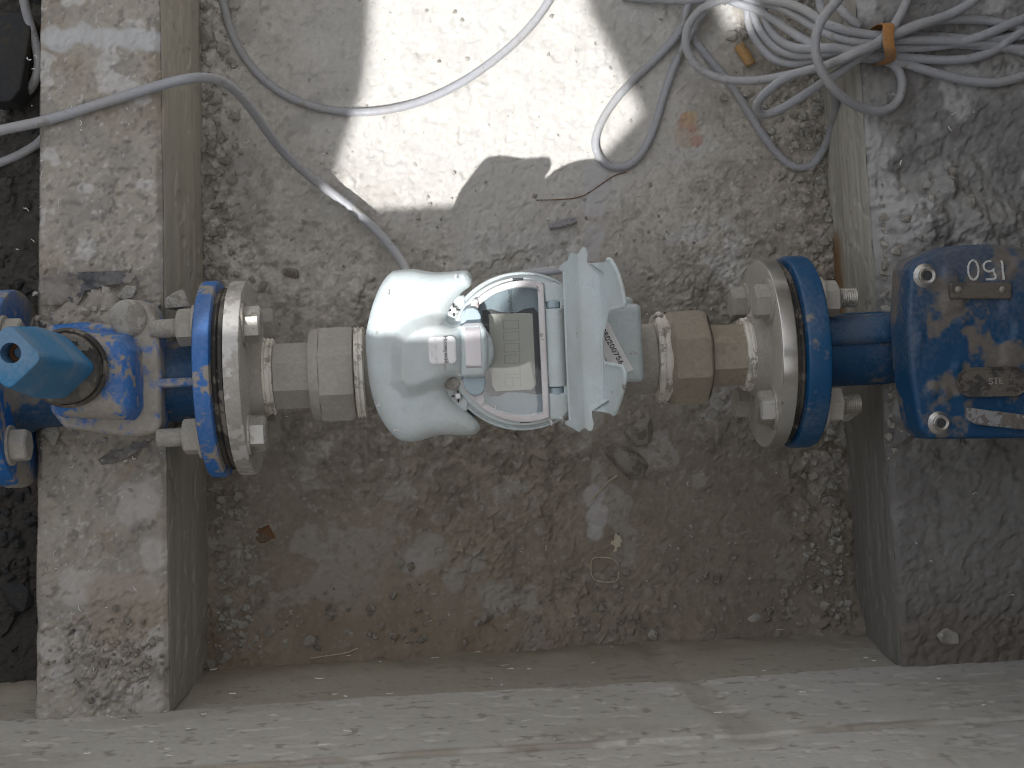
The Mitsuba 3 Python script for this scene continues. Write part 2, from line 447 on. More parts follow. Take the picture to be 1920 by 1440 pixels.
def floor_c(x, y):
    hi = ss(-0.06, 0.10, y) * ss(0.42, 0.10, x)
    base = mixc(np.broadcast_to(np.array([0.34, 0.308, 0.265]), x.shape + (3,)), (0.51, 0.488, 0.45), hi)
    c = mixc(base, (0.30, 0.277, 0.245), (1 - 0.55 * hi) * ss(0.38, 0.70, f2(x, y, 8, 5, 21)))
    c = mixc(c, (0.25, 0.226, 0.197), (0.7 - 0.4 * hi) * ss(0.50, 0.70, f2(x, y, 30, 5, 22)))
    c = mixc(c, (0.46, 0.455, 0.44), 0.75 * ss(0.60, 0.64, f2(x, y, 24, 3, 23)) * ss(0.40, 0.62, f2(x, y, 5, 2, 24)))
    c = mixc(c, (0.20, 0.18, 0.16), 0.55 * ss(0.62, 0.74, f2(x, y, 160, 3, 25)))
    c = mixc(c, (0.50, 0.49, 0.47), 0.5 * ss(0.68, 0.76, f2(x, y, 210, 2, 26)))
    for fr, sd in ((75, 60), (160, 70)):
        _, w = crumbs(x, y, fr, sd)
        c = c * (1 + 0.30 * (w - 0.5) * np.clip(floor_rough(x, y), 0, 1))[..., None]
    c = c * (1 + 0.22 * (n2(x * 620, y * 620, 28) - 0.5) + 0.16 * (n2(x * 330, y * 330, 29) - 0.5))[..., None]
    # brown wet silt by the wall, dark soil left of the left block
    low = ss(0.0, -0.26, y)
    c = mixc(c, (0.235, 0.20, 0.158), 0.6 * low)
    c = mixc(c, (0.20, 0.152, 0.105), (0.12 + 0.36 * ss(0.4, 0.6, f2(x, y, 7, 2, 30))) * ss(0.35, 0.15, x) * ss(-0.255, -0.295, y + 0.05 * (f2(x, y, 18, 3, 27) - 0.5)))
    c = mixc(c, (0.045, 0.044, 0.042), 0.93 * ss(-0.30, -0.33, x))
    c = c * (1 - 0.14 * ss(0.10, 0.30, x) * ss(0.0, -0.12, y))[..., None]   # damp, darker earth in the lower right corner
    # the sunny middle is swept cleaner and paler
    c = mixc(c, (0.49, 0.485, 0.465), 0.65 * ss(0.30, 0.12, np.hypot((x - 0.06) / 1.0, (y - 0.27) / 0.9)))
    # pale smear of cement in a line under the lid, pale pools near the wall
    for (px, py, r) in ((1112, 320, .012), (1116, 350, .013), (1112, 385, .012), (1116, 440, .010), (1108, 470, .010), (1112, 930, .010), (1118, 970, .011), (1115, 1000, .008)):
        c = mixc(c, (0.47, 0.465, 0.47), 0.75 * blob(x, y, px, py, r, s=px))
    for (px, py, r) in ((800, 1040, .018), (780, 1055, .012), (850, 1085, .011), (930, 1120, .020), (990, 1125, .013), (890, 1050, .012), (445, 250, .011), (445, 300, .013), (440, 335, .012), (560, 235, .012), (590, 200, .014), (460, 60, .011), (1180, 520, .010), (1165, 500, .008)):
        c = mixc(c, (0.36, 0.35, 0.335), 0.6 * blob(x, y, px, py, r, s=px + 1))
    # red and orange paint stain on the floor
    for (px, py, r, col) in ((1285, 228, .008, (0.45, 0.22, 0.19)), (1297, 240, .006, (0.40, 0.13, 0.10)), (1292, 222, .007, (0.45, 0.33, 0.16)), (1305, 265, .006, (0.40, 0.14, 0.13)), (1290, 250, .014, (0.40, 0.31, 0.24))):
        c = mixc(c, col, 0.55 * blob(x, y, px, py, r, s=px + 2))
    return np.clip(c, 0.02, 0.9)


fx, fy = axis_pts(-0.46, 0.46, 0.0012, -1.4, 1.7), axis_pts(-0.325, 0.345, 0.0012, -0.33, 1.95)
gx, gy = np.meshgrid(fx, fy)
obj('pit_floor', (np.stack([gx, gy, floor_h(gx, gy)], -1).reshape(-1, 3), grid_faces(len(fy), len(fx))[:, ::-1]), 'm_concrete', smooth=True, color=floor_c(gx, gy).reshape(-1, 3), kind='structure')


def block_top(x, y, seed, lump):
    h = 0.0040 * (f2(x, y, 14, 3, seed) - 0.5) + 0.0016 * (f2(x, y, 60, 3, seed + 1) - 0.5)
    h = h - 0.0014 * ss(0.60, 0.68, f2(x, y, 85, 3, seed + 2)) + 0.0008 * ss(0.50, 0.56, f2(x, y, 140, 3, seed + 3)) + 0.0006 * (f2(x, y, 400, 2, seed + 4) - 0.5)
    c, w = crumbs(x, y, 95, seed + 5)
    h = h + lump * 0.0055 * c
    c, w = crumbs(x, y, 190, seed + 16)
    h = h + (0.18 + lump) * 0.0028 * c
    c, w = crumbs(x, y, 330, seed + 26)
    return h + (0.5 + 0.5 * lump) * 0.0012 * c


def make_block(name, xl0, xl1, xr0, xr1, bl, br, zt, seed, ycols, lumpfn, heapfn, colfn, sidecol, step=0.0014):
    """A cast block running along y. xl/xr: x of the top edges at y = -0.31 and 0.29, bl/br: how far the feet stand out."""
    ny = np.concatenate([np.arange(-0.318, 0.345, step), np.arange(0.36, 1.93, 0.04)])
    L = lambda a, b: a + (b - a) * (ny + 0.31) / 0.60
    XL, XR = L(xl0, xl1), L(xr0, xr1)
    ns, nt = int(zt / step), int(abs(xr0 - xl0) / step)
    sl, st = np.linspace(0, 1, ns)[:-1], np.linspace(0, 1, nt)
    rows = []
    X = np.concatenate([(XL - bl)[:, None] + bl * sl[None], XL[:, None] + (XR - XL)[:, None] * st[None], XR[:, None] + br * (1 - sl[::-1])[None]], 1)
    Z = np.concatenate([zt * sl, np.full(nt, zt), zt * sl[::-1]])[None] + 0 * X
    Y = ny[:, None] + 0 * X
    k = np.arange(X.shape[1])
    top = (k >= ns - 1) & (k < ns - 1 + nt)
    tt = np.broadcast_to(top[None], X.shape)
    # top relief, chipped arrises, streaked sides
    edge = np.minimum(np.abs(X - XL[:, None]), np.abs(XR[:, None] - X))
    chip = 0.0085 * f2(X + Z, Y, 35, 4, seed + 20) ** 2.5 + 0.0008
    hz = block_top(X, Y, seed, lumpfn(X, Y)) + heapfn(X, Y)
    fall = ss(0.0, 0.006, edge)
    Z2 = np.where(tt, Z + hz * (0.25 + 0.75 * fall) - (1 - ss(0, 0.005, edge)) * chip, Z)
    near = np.clip(1 - (zt - Z) / 0.006, 0, 1) * (~tt)
    side = 0.0022 * (f2(Y * 0.25, Z * 3.0, 40, 3, seed + 21) - 0.5) + 0.0016 * (f2(Y, Z, 18, 3, seed + 22) - 0.5) - 0.0012 * ss(0.68, 0.74, f2(Y, Z, 70, 2, seed + 23))
    side = side - 0.0030 * near * f2(Y, Z, 45, 3, seed + 24)
    sgn = np.where(k < ns, -1.0, 1.0)[None]
    X2 = np.where(tt, X, X + side * sgn)
    Z2 = np.where(tt, Z2, Z2 + near * (hz * 0.25 - chip))
    c = colfn(X, Y)
    c = np.where(tt[..., None], c, sidecol(Y, Z))
    V = np.stack([X2, Y, Z2], -1).reshape(-1, 3)
    return obj(name, (V, grid_faces(len(ny), X.shape[1])), 'm_concrete', smooth=True, color=np.clip(c, 0.02, 0.9).reshape(-1, 3))


def left_heap(x, y):
    a = np.hypot((x + 0.275) / 0.055, (y + 0.018) / 0.062)
    near = ss(1.25, 0.75, a + 0.5 * (f2(x, y, 40, 3, 61) - 0.5))
    return near * (0.020 + 0.018 * (f2(x, y, 45, 4, 62) - 0.5)) + 0.006 * blob(x, y, 170, 535, 0.045, 0.16, 5) * f2(x, y, 70, 3, 63)


def left_lump(x, y):
    return 0.12 + 0.9 * blob(x, y, 200, 1240, 0.040, 0.157, 1) + 0.5 * ss(-0.15, -0.22, y) * ss(0.4, 0.6, f2(x, y, 12, 2, 64)) + 0.5 * ss(1.5, 1.0, np.hypot((x + .275) / .06, (y + .018) / .065))


def left_col(x, y):
    c = np.broadcast_to(np.array([0.36, 0.334, 0.292]), x.shape + (3,))
    c = mixc(c, (0.30, 0.265, 0.22), ss(0.42, 0.66, f2(x, y, 16, 4, 71)))
    c = mixc(c, (0.27, 0.26, 0.25), 0.6 * ss(0.54, 0.66, f2(x, y, 40, 4, 72)))
    c = mixc(c, (0.50, 0.49, 0.475), 0.8 * ss(0.62, 0.655, f2(x, y, 38, 3, 73)) * ss(-0.2, 0.0, y))
    c = c * (1 + 0.20 * (n2(x * 600, y * 600, 76) - 0.5) + 0.14 * (n2(x * 300, y * 300, 77) - 0.5))[..., None]
    c = mixc(c, (0.15, 0.14, 0.14), 0.6 * ss(0.66, 0.76, f2(x, y, 190, 3, 74)))
    c = mixc(c, (0.58, 0.57, 0.55), 0.5 * ss(0.74, 0.80, f2(x, y, 260, 2, 75)))
    for (px, py, r) in ((95, 68, .011), (112, 75, .010), (135, 66, .008), (160, 66, .010), (190, 72, .010), (215, 68, .009), (245, 72, .010), (275, 74, .009), (292, 76, .010)):
        c = mixc(c, (0.48, 0.49, 0.50), 0.8 * blob(x, y, px, py, r, 0.157, px))
    for (px, py, r) in ((140, 1100, .016), (170, 1098, .014), (200, 1105, .014), (230, 1100, .013), (255, 930, .016), (275, 945, .012), (285, 1205, .014), (270, 1100, .012), (290, 1040, .013), (240, 955, .012), (95, 1215, .012), (115, 1270, .010), (275, 1305, .016)):
        c = mixc(c, (0.45, 0.435, 0.415), 0.7 * blob(x, y, px, py, r, 0.157, px + 3))
    c = mixc(c, (0.30, 0.245, 0.195), 0.6 * blob(x, y, 230, 1150, 0.035, 0.157, 9))
    c = mixc(c, (0.31, 0.285, 0.255), 0.7 * ss(1.3, 0.8, np.hypot((x + .275) / .06, (y + .018) / .065)))
    return c


def left_side(y, z):
    c = np.broadcast_to(np.array([0.46, 0.435, 0.375]), y.shape + (3,))
    c = mixc(c, (0.38, 0.36, 0.315), 0.7 * ss(0.45, 0.65, f2(y * 0.15, z * 2.4, 60, 3, 81)))
    c = mixc(c, (0.37, 0.36, 0.34), 0.6 * ss(-0.05, -0.2, y))
    return mixc(c, (0.42, 0.405, 0.37), 0.6 * ss(0.6, 0.7, f2(y, z, 30, 3, 82)))


k = make_block('concrete_block', -0.3540, -0.3146, -0.2411, -0.2158, 0.004, 0.009, 0.157, 200, None, left_lump, left_heap, left_col, left_side)
labels[k] = {'label': 'long narrow concrete block with pale plaster smears under the bright blue valve', 'category': 'concrete block'}


def right_heap(x, y):
    a = np.hypot((x - 0.435) / 0.10, (y + 0.005) / 0.105)
    ed = ss(0.378, 0.405, x)
    return ss(1.2, 0.8, a + 0.4 * (f2(x, y, 40, 3, 65) - 0.5)) * ed * (0.022 + 0.024 * (f2(x, y, 38, 4, 66) - 0.5))


def right_lump(x, y):
    return 0.15 + 0.5 * ss(1.5, 1.0, np.hypot((x - .435) / .10, (y + .005) / .11)) + 0.35 * ss(-0.2, -0.28, y)


def right_col(x, y):
    c = np.broadcast_to(np.array([0.295, 0.29, 0.28]), x.shape + (3,))
    c = mixc(c, (0.21, 0.205, 0.20), ss(0.42, 0.62, f2(x, y, 18, 4, 91)))
    c = mixc(c, (0.43, 0.43, 0.43), 0.75 * ss(0.55, 0.64, f2(x, y, 26, 4, 92)) * ss(-0.28, -0.1, y))
    c = c * (1 + 0.20 * (n2(x * 600, y * 600, 96) - 0.5) + 0.14 * (n2(x * 300, y * 300, 97) - 0.5))[..., None]
    c = mixc(c, (0.13, 0.125, 0.12), 0.6 * ss(0.62, 0.74, f2(x, y, 150, 3, 93)))
    c = mixc(c, (0.175, 0.17, 0.166), 0.65 * ss(-0.05, -0.16, y + 0.05 * (f2(x, y, 14, 3, 95) - 0.5)))
    return mixc(c, (0.145, 0.125, 0.105), 0.7 * ss(-0.2, -0.3, y + 0.06 * (f2(x, y, 20, 3, 94) - 0.5)))


def right_side(y, z):
    c = np.broadcast_to(np.array([0.46, 0.445, 0.40]), y.shape + (3,))
    c = mixc(c, (0.34, 0.325, 0.285), 0.7 * ss(0.45, 0.65, f2(y * 0.15, z * 2.4, 60, 3, 83)))
    c = mixc(c, (0.20, 0.20, 0.195), 0.85 * ss(0.0, -0.12, y))
    c = mixc(c, (0.22, 0.12, 0.045), 0.85 * ss(0.075, 0.05, np.abs(y - 0.02) + 0.5 * z + 0.05 * (f2(y, z, 30, 3, 84) - 0.5)) * ss(0.055, 0.02, z))
    return c


k = make_block('concrete_block', 0.3955, 0.3745, 0.76, 0.74, -0.010, 0.0, 0.157, 300, None, right_lump, right_heap, right_col, right_side, 0.0016)
labels[k] = {'label': 'wide dark stained concrete block carrying the dark blue strainer', 'category': 'concrete block'}

# the pit wall below the picture's lower edge and up to the rim
RIM = 0.915
wx = np.concatenate([np.arange(-1.4, -0.47, 0.06), np.arange(-0.46, 0.60, 0.0018), np.arange(0.62, 1.72, 0.06)])
wz = np.concatenate([np.arange(-0.02, 0.40, 0.0018), np.arange(0.42, RIM, 0.04), [RIM]])
gx, gz = np.meshgrid(wx, wz)
lip = 0.150 + 0.010 * (f2(gx, 0 * gx, 9, 3, 101) - 0.5) + 0.006 * (f2(gx, 0 * gx, 60, 3, 102) - 0.5) + 0.006 * ss(0.03, 0.0, np.abs(gx - 0.12))
upper = ss(-0.002, 0.003, gz - lip)
board2 = ss(-0.001, 0.002, gz - (0.318 + 0.004 * gx + 0.003 * (f2(gx, 0 * gx, 30, 3, 103) - 0.5)))
wy = WALLY - 0.008 + 0.0035 * upper - 0.0020 * board2 + 0.0040 * (f2(gx, gz, 6, 3, 104) - 0.5) + 0.0007 * (f2(gx * 0.3, gz, 50, 3, 105) - 0.5)
wy = wy - 0.0010 * ss(0.68, 0.73, f2(gx * 0.55, gz * 1.3, 90, 3, 106)) * upper + 0.0006 * (f2(gx, gz, 260, 2, 107) - 0.5)
wy = wy - 0.0015 * ss(0.018, 0.004, np.abs(gx - 0.205 - 0.12 * (gz - 0.15) + 0.02 * (f2(gx, gz, 25, 3, 108) - 0.5))) * (gz < 0.33)
wy = wy + 0.010 * ss(0.10, 0.02, gz) * f2(gx, gz, 20, 3, 109)
c = np.broadcast_to(np.array([0.57, 0.55, 0.505]), gx.shape + (3,))
c = mixc(c, (0.50, 0.475, 0.42), ss(0.42, 0.62, f2(gx * 0.4, gz, 14, 4, 111)))
c = mixc(c, (0.60, 0.59, 0.57), 0.6 * ss(0.1, 0.35, gx) * ss(0.3, 0.55, f2(gx * .5, gz, 9, 3, 112)) * upper)
c = mixc(c, (0.41, 0.38, 0.315), 0.8 * (1 - upper))
c = mixc(c, (0.26, 0.225, 0.17), 0.6 * ss(0.075, 0.01, gz - 0.03 * f2(gx, gz, 20, 3, 113)))
c = c * (1 + 0.10 * (n2(gx * 420, gz * 420, 116) - 0.5))[..., None]
c = mixc(c, (0.27, 0.25, 0.22), 0.6 * ss(0.68, 0.76, f2(gx * 0.6, gz, 150, 3, 114)))
c = mixc(c, (0.34, 0.30, 0.25), 0.35 * ss(0.022, 0.004, np.abs(gx - 0.205 - 0.12 * (gz - 0.15) + 0.03 * (f2(gx, gz, 25, 3, 108) - 0.5))) * (gz < 0.34) * (gz > 0.14))
c = mixc(c, (0.27, 0.225, 0.17), 0.6 * ss(0.010, 0.002, np.abs(gz - 0.318)) * ss(0.4, 0.6, f2(gx, gz, 18, 3, 115)))
c = mixc(c, (0.33, 0.33, 0.325), 0.5 * ss(0.25, 0.5, gx))
obj('pit_wall', (np.stack([gx, wy, gz], -1).reshape(-1, 3), grid_faces(len(wz), len(wx))[:, ::-1]), 'm_concrete', smooth=True, color=np.clip(c, .02, .9).reshape(-1, 3),
    label='long cast concrete pit wall with board lines along the lower edge of the picture', cat='wall')
mat('m_wall', muddy((0.38, 0.36, 0.32), (0.30, 0.28, 0.25), 0.5, 8, 0, 0.5), 0.9, 0, 0.2)
mat('m_ground', muddy((0.33, 0.29, 0.24), (0.26, 0.23, 0.19), 0.5, 6, 0, 0.5), 0.95, 0, 0.2)
PX0, PX1, PY1 = -1.35, 1.65, 1.90
obj('far_pit_wall', bx(PX0, PX1, PY1, PY1 + 0.12, -0.05, RIM, 0.006), 'm_wall', label='opposite concrete pit wall facing the sun beyond the upper picture edge', cat='wall')
obj('end_pit_wall', bx(PX0 - 0.12, PX0, WALLY - 0.1, PY1 + 0.12, -0.05, RIM, 0.006), 'm_wall', label='concrete end wall of the pit far to the left', cat='wall')
obj('end_pit_wall', bx(PX1, PX1 + 0.12, WALLY - 0.1, PY1 + 0.12, -0.05, RIM, 0.006), 'm_wall', label='concrete end wall of the pit far to the right', cat='wall')
gr = [bx(-40, 40, -40, WALLY - 0.006, RIM - 0.3, RIM - 0.001, 0.004), bx(-40, 40, PY1 + 0.115, 40, RIM - 0.3, RIM - 0.004, 0.004),
      bx(-40, PX0 - 0.115, WALLY - 0.006, PY1 + 0.115, RIM - 0.3, RIM - 0.004, 0.004), bx(PX1 + 0.115, 40, WALLY - 0.006, PY1 + 0.115, RIM - 0.3, RIM - 0.004, 0.004)]
obj('ground', gr, 'm_ground', kind='structure')


# a cover slab left on the right part of the pit
obj('cover_slab', bx(0.46, 1.9, WALLY - 0.12, PY1 + 0.10, RIM + 0.003, RIM + 0.10, 0.006), 'm_wall', label='concrete cover slab lying over the pit beyond the right picture edge', cat='slab')


# ------------------------------------------------------------------ the people at the rim whose shadows fall into the pit
def capsules(bones, length=0.03):
    man = None
    for (a, ra, b, rb) in bones:
        pts = []
        for q, r in ((a, ra), (b, rb)):
            s = trimesh.creation.icosphere(subdivisions=2, radius=r)
            pts.append(s.vertices + np.asarray(q))
        h = manifold3d.Manifold.hull_points(np.vstack(pts))
        man = h if man is None else man + h
    m = as_tm(man.refine_to_length(length))
    m.merge_vertices()
    trimesh.smoothing.filter_taubin(m, iterations=6)
    return m


PYL = -0.47


def ps(px, py, y=PYL):
    """The point on the upright plane at y through which the sun's ray to this spot of the floor passes."""
    q = P(px, py, 0.0); t = (y - q[1]) / SUN[1]
    return q + np.array(SUN) * t


def person(name, label, bones, mt, shift=(0, 0, 0)):
    obj(name, xf(capsules(bones), at=shift), mt, smooth=True, label=label, cat='person')


def limb(px0, py0, r0, px1, py1, r1, y=PYL):
    return (ps(px0, py0, y), r0, ps(px1, py1, y), r1)


G = RIM
foot = lambda x: ((x, -0.55, G + 0.035), 0.045, (x, -0.43, G + 0.03), 0.038)
shin = lambda x, px, py, r=0.075: ((x, -0.54, G + 0.06), 0.05, ps(px, py), r)
person('person', 'person in brown clothes crouching at the pit edge, shadow left of the sunlit patch',
       [foot(-0.63), foot(-0.88), shin(-0.63, 520, 300, 0.06), shin(-0.88, 150, 280), limb(520, 300, 0.06, 400, 250, 0.12, -0.6), limb(150, 280, 0.08, 260, 250, 0.12, -0.6),
        limb(330, 300, 0.14, 330, -200, 0.15, -0.52), limb(545, 320, 0.042, 588, 140, 0.050), limb(588, 140, 0.050, 592, -40, 0.054), limb(592, -40, 0.054, 480, -260, 0.07),
        limb(150, 250, 0.05, 100, 60, 0.055), limb(100, 60, 0.055, 190, -240, 0.07), limb(330, -260, 0.07, 330, -330, 0.06), limb(330, -400, 0.09, 325, -450, 0.095)], 'm_cloth2')
person('person', 'person in dark blue clothes crouching at the pit edge, shadow right of sunlit patch',
       [foot(-0.18), foot(0.08), shin(-0.18, 1440, 180), shin(0.08, 1850, 180), limb(1440, 180, 0.06, 1560, 240, 0.12, -0.6), limb(1850, 180, 0.08, 1800, 240, 0.12, -0.6),
        limb(1730, 300, 0.14, 1720, -200, 0.15, -0.52), limb(1340, 240, 0.052, 1290, 130, 0.050), limb(1290, 130, 0.050, 1205, -40, 0.052), limb(1205, -40, 0.052, 1500, -270, 0.07),
        limb(1330, 240, 0.058, 1172, 395, 0.055), limb(1560, 300, 0.12, 1172, 395, 0.055), limb(1172, 395, 0.055, 1240, 560, 0.05), limb(1920, 150, 0.05, 1990, -20, 0.055), limb(1990, -20, 0.055, 1900, -240, 0.07), limb(1700, -260, 0.07, 1690, -330, 0.06), limb(1690, -400, 0.09, 1680, -450, 0.095)], 'm_cloth')
person('person', 'person leaning over the pit from the slab on the right, outside the picture',
       [((0.70, 0.12, RIM + 0.14), 0.045, (0.56, 0.12, RIM + 0.13), 0.04), ((0.70, -0.14, RIM + 0.14), 0.045, (0.56, -0.14, RIM + 0.13), 0.04),
        ((0.70, 0.12, RIM + 0.16), 0.055, (0.64, 0.11, RIM + 0.58), 0.07), ((0.70, -0.14, RIM + 0.16), 0.055, (0.64, -0.13, RIM + 0.58), 0.07),
        ((0.64, 0.11, RIM + 0.58), 0.07, (0.80, 0.09, RIM + 0.98), 0.10), ((0.64, -0.13, RIM + 0.58), 0.07, (0.80, -0.11, RIM + 0.98), 0.10),
        ((0.80, 0, RIM + 1.02), 0.15, (0.42, 0, RIM + 1.16), 0.15), ((0.36, 0.19, RIM + 1.14), 0.07, (0.36, -0.19, RIM + 1.14), 0.07),
        ((0.36, 0.19, RIM + 1.14), 0.06, (0.24, 0.17, RIM + 0.90), 0.05), ((0.24, 0.17, RIM + 0.90), 0.045, (0.10, 0.06, RIM + 0.60), 0.04),
        ((0.36, -0.19, RIM + 1.14), 0.06, (0.24, -0.15, RIM + 0.90), 0.05), ((0.24, -0.15, RIM + 0.90), 0.045, (0.20, -0.03, RIM + 0.62), 0.04),
        ((0.32, 0, RIM + 1.12), 0.07, (0.20, 0.03, RIM + 1.02), 0.06), ((0.14, 0.035, RIM + 0.98), 0.10, (0.08, 0.04, RIM + 0.90), 0.095)], 'm_cloth', (0.0, -0.02, 0.0))

# ------------------------------------------------------------------ pipe run: valve, flanges, unions, strainer (axis along x)
AY, AZ = -0.0338, 0.165
PC = (0, AY, AZ)


def tx(px, z, py=690):
    return float(P(px, py, z)[0])


def pipe(name, prof, m, parent=None, seg=96, phase=0.0, wob=0.0, seed=0, smooth=30, **kw):
    return obj(name, lathe(prof, seg, PC, 'x', phase, wob, seed), m, parent, smooth, **kw)


def hexbolt(x0, length, r, y, z, sign=1, phase=0.0, washer=True):
    """A hexagon head standing on the face at x0, pointing along sign * x."""
    pr = [(0, 0), (0, r), (length - 0.0016, r), (length, r * 0.86), (length, 0)]
    ms = [lathe([(sign * a, b) for a, b in pr], 6, (x0 + sign * (0.0022 if washer else 0), y, z), 'x', phase)]
    if washer: ms.append(lathe([(sign * a, b) for a, b in disc_profile(-0.0005, 0.0022, r * 1.22, 0.0005)], 28, (x0, y, z), 'x'))
    return trimesh.util.concatenate(ms)


def stud(x0, x1, r, y, z, thread=True):
    n = max(4, int(abs(x1 - x0) / 0.0009))
    xs = np.linspace(x0, x1, n)
    pr = [(x0, 0)] + [(x, r * (0.93 if (i % 2 and thread) else 1.0)) for i, x in enumerate(xs)] + [(x1, 0)]
    return lathe(pr, 20, (0, y, z), 'x')


def flange_profile(x0, x1, R, hub_r=None, hub_to=None):
    return disc_profile(x0, x1, R, 0.0022)


BC = 0.0442
BPOS = [(BC, BC), (-BC, BC), (BC, -BC), (-BC, -BC)]
xa, xb = tx(357, 0.2475), tx(391.6, 0.2475)        # bright blue flange
xc, xd = tx(415.5, 0.2475), tx(447.5, 0.2475)      # steel flange beside it
RF = 0.0825

# --- left gate valve
gv = thing('gate_valve', 'bright blue muddy gate valve with a square stem cap half sunk in the left block', 'gate valve')
pipe('flange', disc_profile(xa, xb, RF, 0.003), 'm_blue', gv, label='bright blue flange with peeling mud next to the steel flange')
xl = -0.345
pipe('flange', disc_profile(xl - 0.0165, xl, RF, 0.003), 'm_blue_muddy', gv, label='muddy blue flange cut by the left picture edge')
pipe('neck', [(xl, 0.0), (xl, 0.040), (xl + 0.012, 0.034), (-0.30, 0.033), (-0.22, 0.0335), (xa - 0.012, 0.034), (xa, 0.040), (xa, 0)], 'm_dark_blue_muddy', gv, 64)
pipe('gasket', disc_profile(xl - 0.0225, xl - 0.0165, 0.078, 0.001), 'm_rubber', gv)
pipe('counter_flange', disc_profile(xl - 0.040, xl - 0.0225, RF, 0.002), 'm_blue_muddy', gv)
obj('rib', bx(-0.232, xa + 0.002, AY - 0.0035, AY + 0.0035, AZ + 0.02, AZ + 0.047, 0.0015), 'm_blue_muddy', gv)
plate = PP([(88, 610), (150, 604), (205, 607), (213, 575), (233, 562), (255, 562), (280, 573), (293, 600), (299, 647), (303, 713), (302, 797), (294, 812), (250, 822), (120, 803), (92, 770)], 0.212)
plate = Polygon(plate).buffer(0.004).buffer(-0.004)
obj('bonnet_flange', pillow(plate, 0.212, 0.034, 0.004, 0.003, lambda x, y, d: 0.0016 * ss(0.45, 0.6, f2(x, y, 60, 3, 401))), 'm_blue_muddy', gv)
lobe = P(240, 597, 0.213)
obj('mud_plug', pillow(Point(lobe[0], lobe[1]).buffer(0.0155), 0.2165, 0.006, 0.0055, 0.002, lambda x, y, d: 0.0012 * (f2(x, y, 150, 3, 402) - 0.5)), 'm_stone', gv, label='round plug of dried mud filling the bolt hole')
dome = Polygon(PP([(108, 622), (225, 634), (246, 660), (249, 765), (236, 783), (112, 778), (95, 740), (93, 650)], 0.236)).buffer(0.002)
obj('bonnet', pillow(dome, 0.243, 0.032, 0.014, 0.003, flare=0.06), 'm_blue', gv)
cs = P(126, 690, 0.25)
SC = (float(cs[0]), float(cs[1]), 0)
obj('stem_collar', lathe([(0.236, 0), (0.236, 0.0285), (0.262, 0.0275), (0.264, 0.026), (0.264, 0)], 48, SC, 'z'), 'm_rubber', gv)
ring = lathe([(0.2455, 0.0240), (0.2455, 0.0300), (0.2480, 0.0312), (0.2515, 0.0308), (0.2535, 0.0285)], 64, SC, 'z')
obj('seal_ring', ring, 'm_rubber', gv, label='black rubber ring around the valve stem')
obj('seal_washer', lathe([(0.2530, 0.020), (0.2532, 0.0275), (0.2562, 0.0270), (0.2570, 0.0255), (0.2570, 0.018)], 64, SC, 'z'), 'm_mud_steel', gv)


def squircle(r, z, n=48, p=5.0, ang=math.radians(-4)):
    a = np.arange(n) * 2 * np.pi / n
    rr = r / (np.abs(np.cos(a)) ** p + np.abs(np.sin(a)) ** p) ** (1 / p)
    return np.c_[rr * np.cos(a + ang), rr * np.sin(a + ang), np.full(n, z)] + np.array(SC) + np.array([0, 0.0115 * np.clip((z - 0.25) / 0.145, 0, 1), 0])


def loft(rings, close=True):
    n = len(rings[0])
    V = np.vstack(rings)
    fc = grid_faces(len(rings), n, True)
    if close:
        i = np.arange(n); j = (i + 1) % n; o = (len(rings) - 1) * n
        V = np.vstack([V, rings[0].mean(0), rings[-1].mean(0)])
        fc = np.vstack([fc, np.c_[i, j, 0 * i + len(V) - 2], np.c_[o + j, o + i, 0 * i + len(V) - 1]])
    m = trimesh.Trimesh(V, fc, process=False)
    if m.volume < 0: m.invert()
    return m


D45 = math.radians(41)
sq = lambda r, z: squircle(r, z, 64, 6.0, D45)
cap = loft([sq(0.0188, 0.262), sq(0.0200, 0.290), sq(0.0203, 0.336), sq(0.0197, 0.3405), sq(0.0165, 0.3925), sq(0.0161, 0.3945), sq(0.0150, 0.3952)])
mcap = manifold3d.Manifold(manifold3d.Mesh(np.asarray(cap.vertices, np.float32), np.asarray(cap.faces, np.uint32)))
hx = P(20, 662, 0.395)
mcap = mcap - manifold3d.Manifold.cylinder(0.03, 0.0070, 0.0070, 32).translate([float(hx[0]), float(hx[1]), 0.375])
obj('stem_cap', mcap, 'm_cap_blue', gv, label='teal blue square stem cap with a bolt hole in its top')
obj('cap_screw', lathe([(0.368, 0), (0.368, 0.0066), (0.377, 0.0066), (0.377, 0.004), (0.374, 0.0035), (0.374, 0)], 24, (float(hx[0]), float(hx[1]), 0), 'z'), 'm_rust', gv)
for q, (dy, dz) in enumerate(BPOS):
    obj('nut', hexbolt(xl, 0.013, 0.0135, AY + dy, AZ + dz, 1, 0.3 * q), 'm_mud_steel', gv)

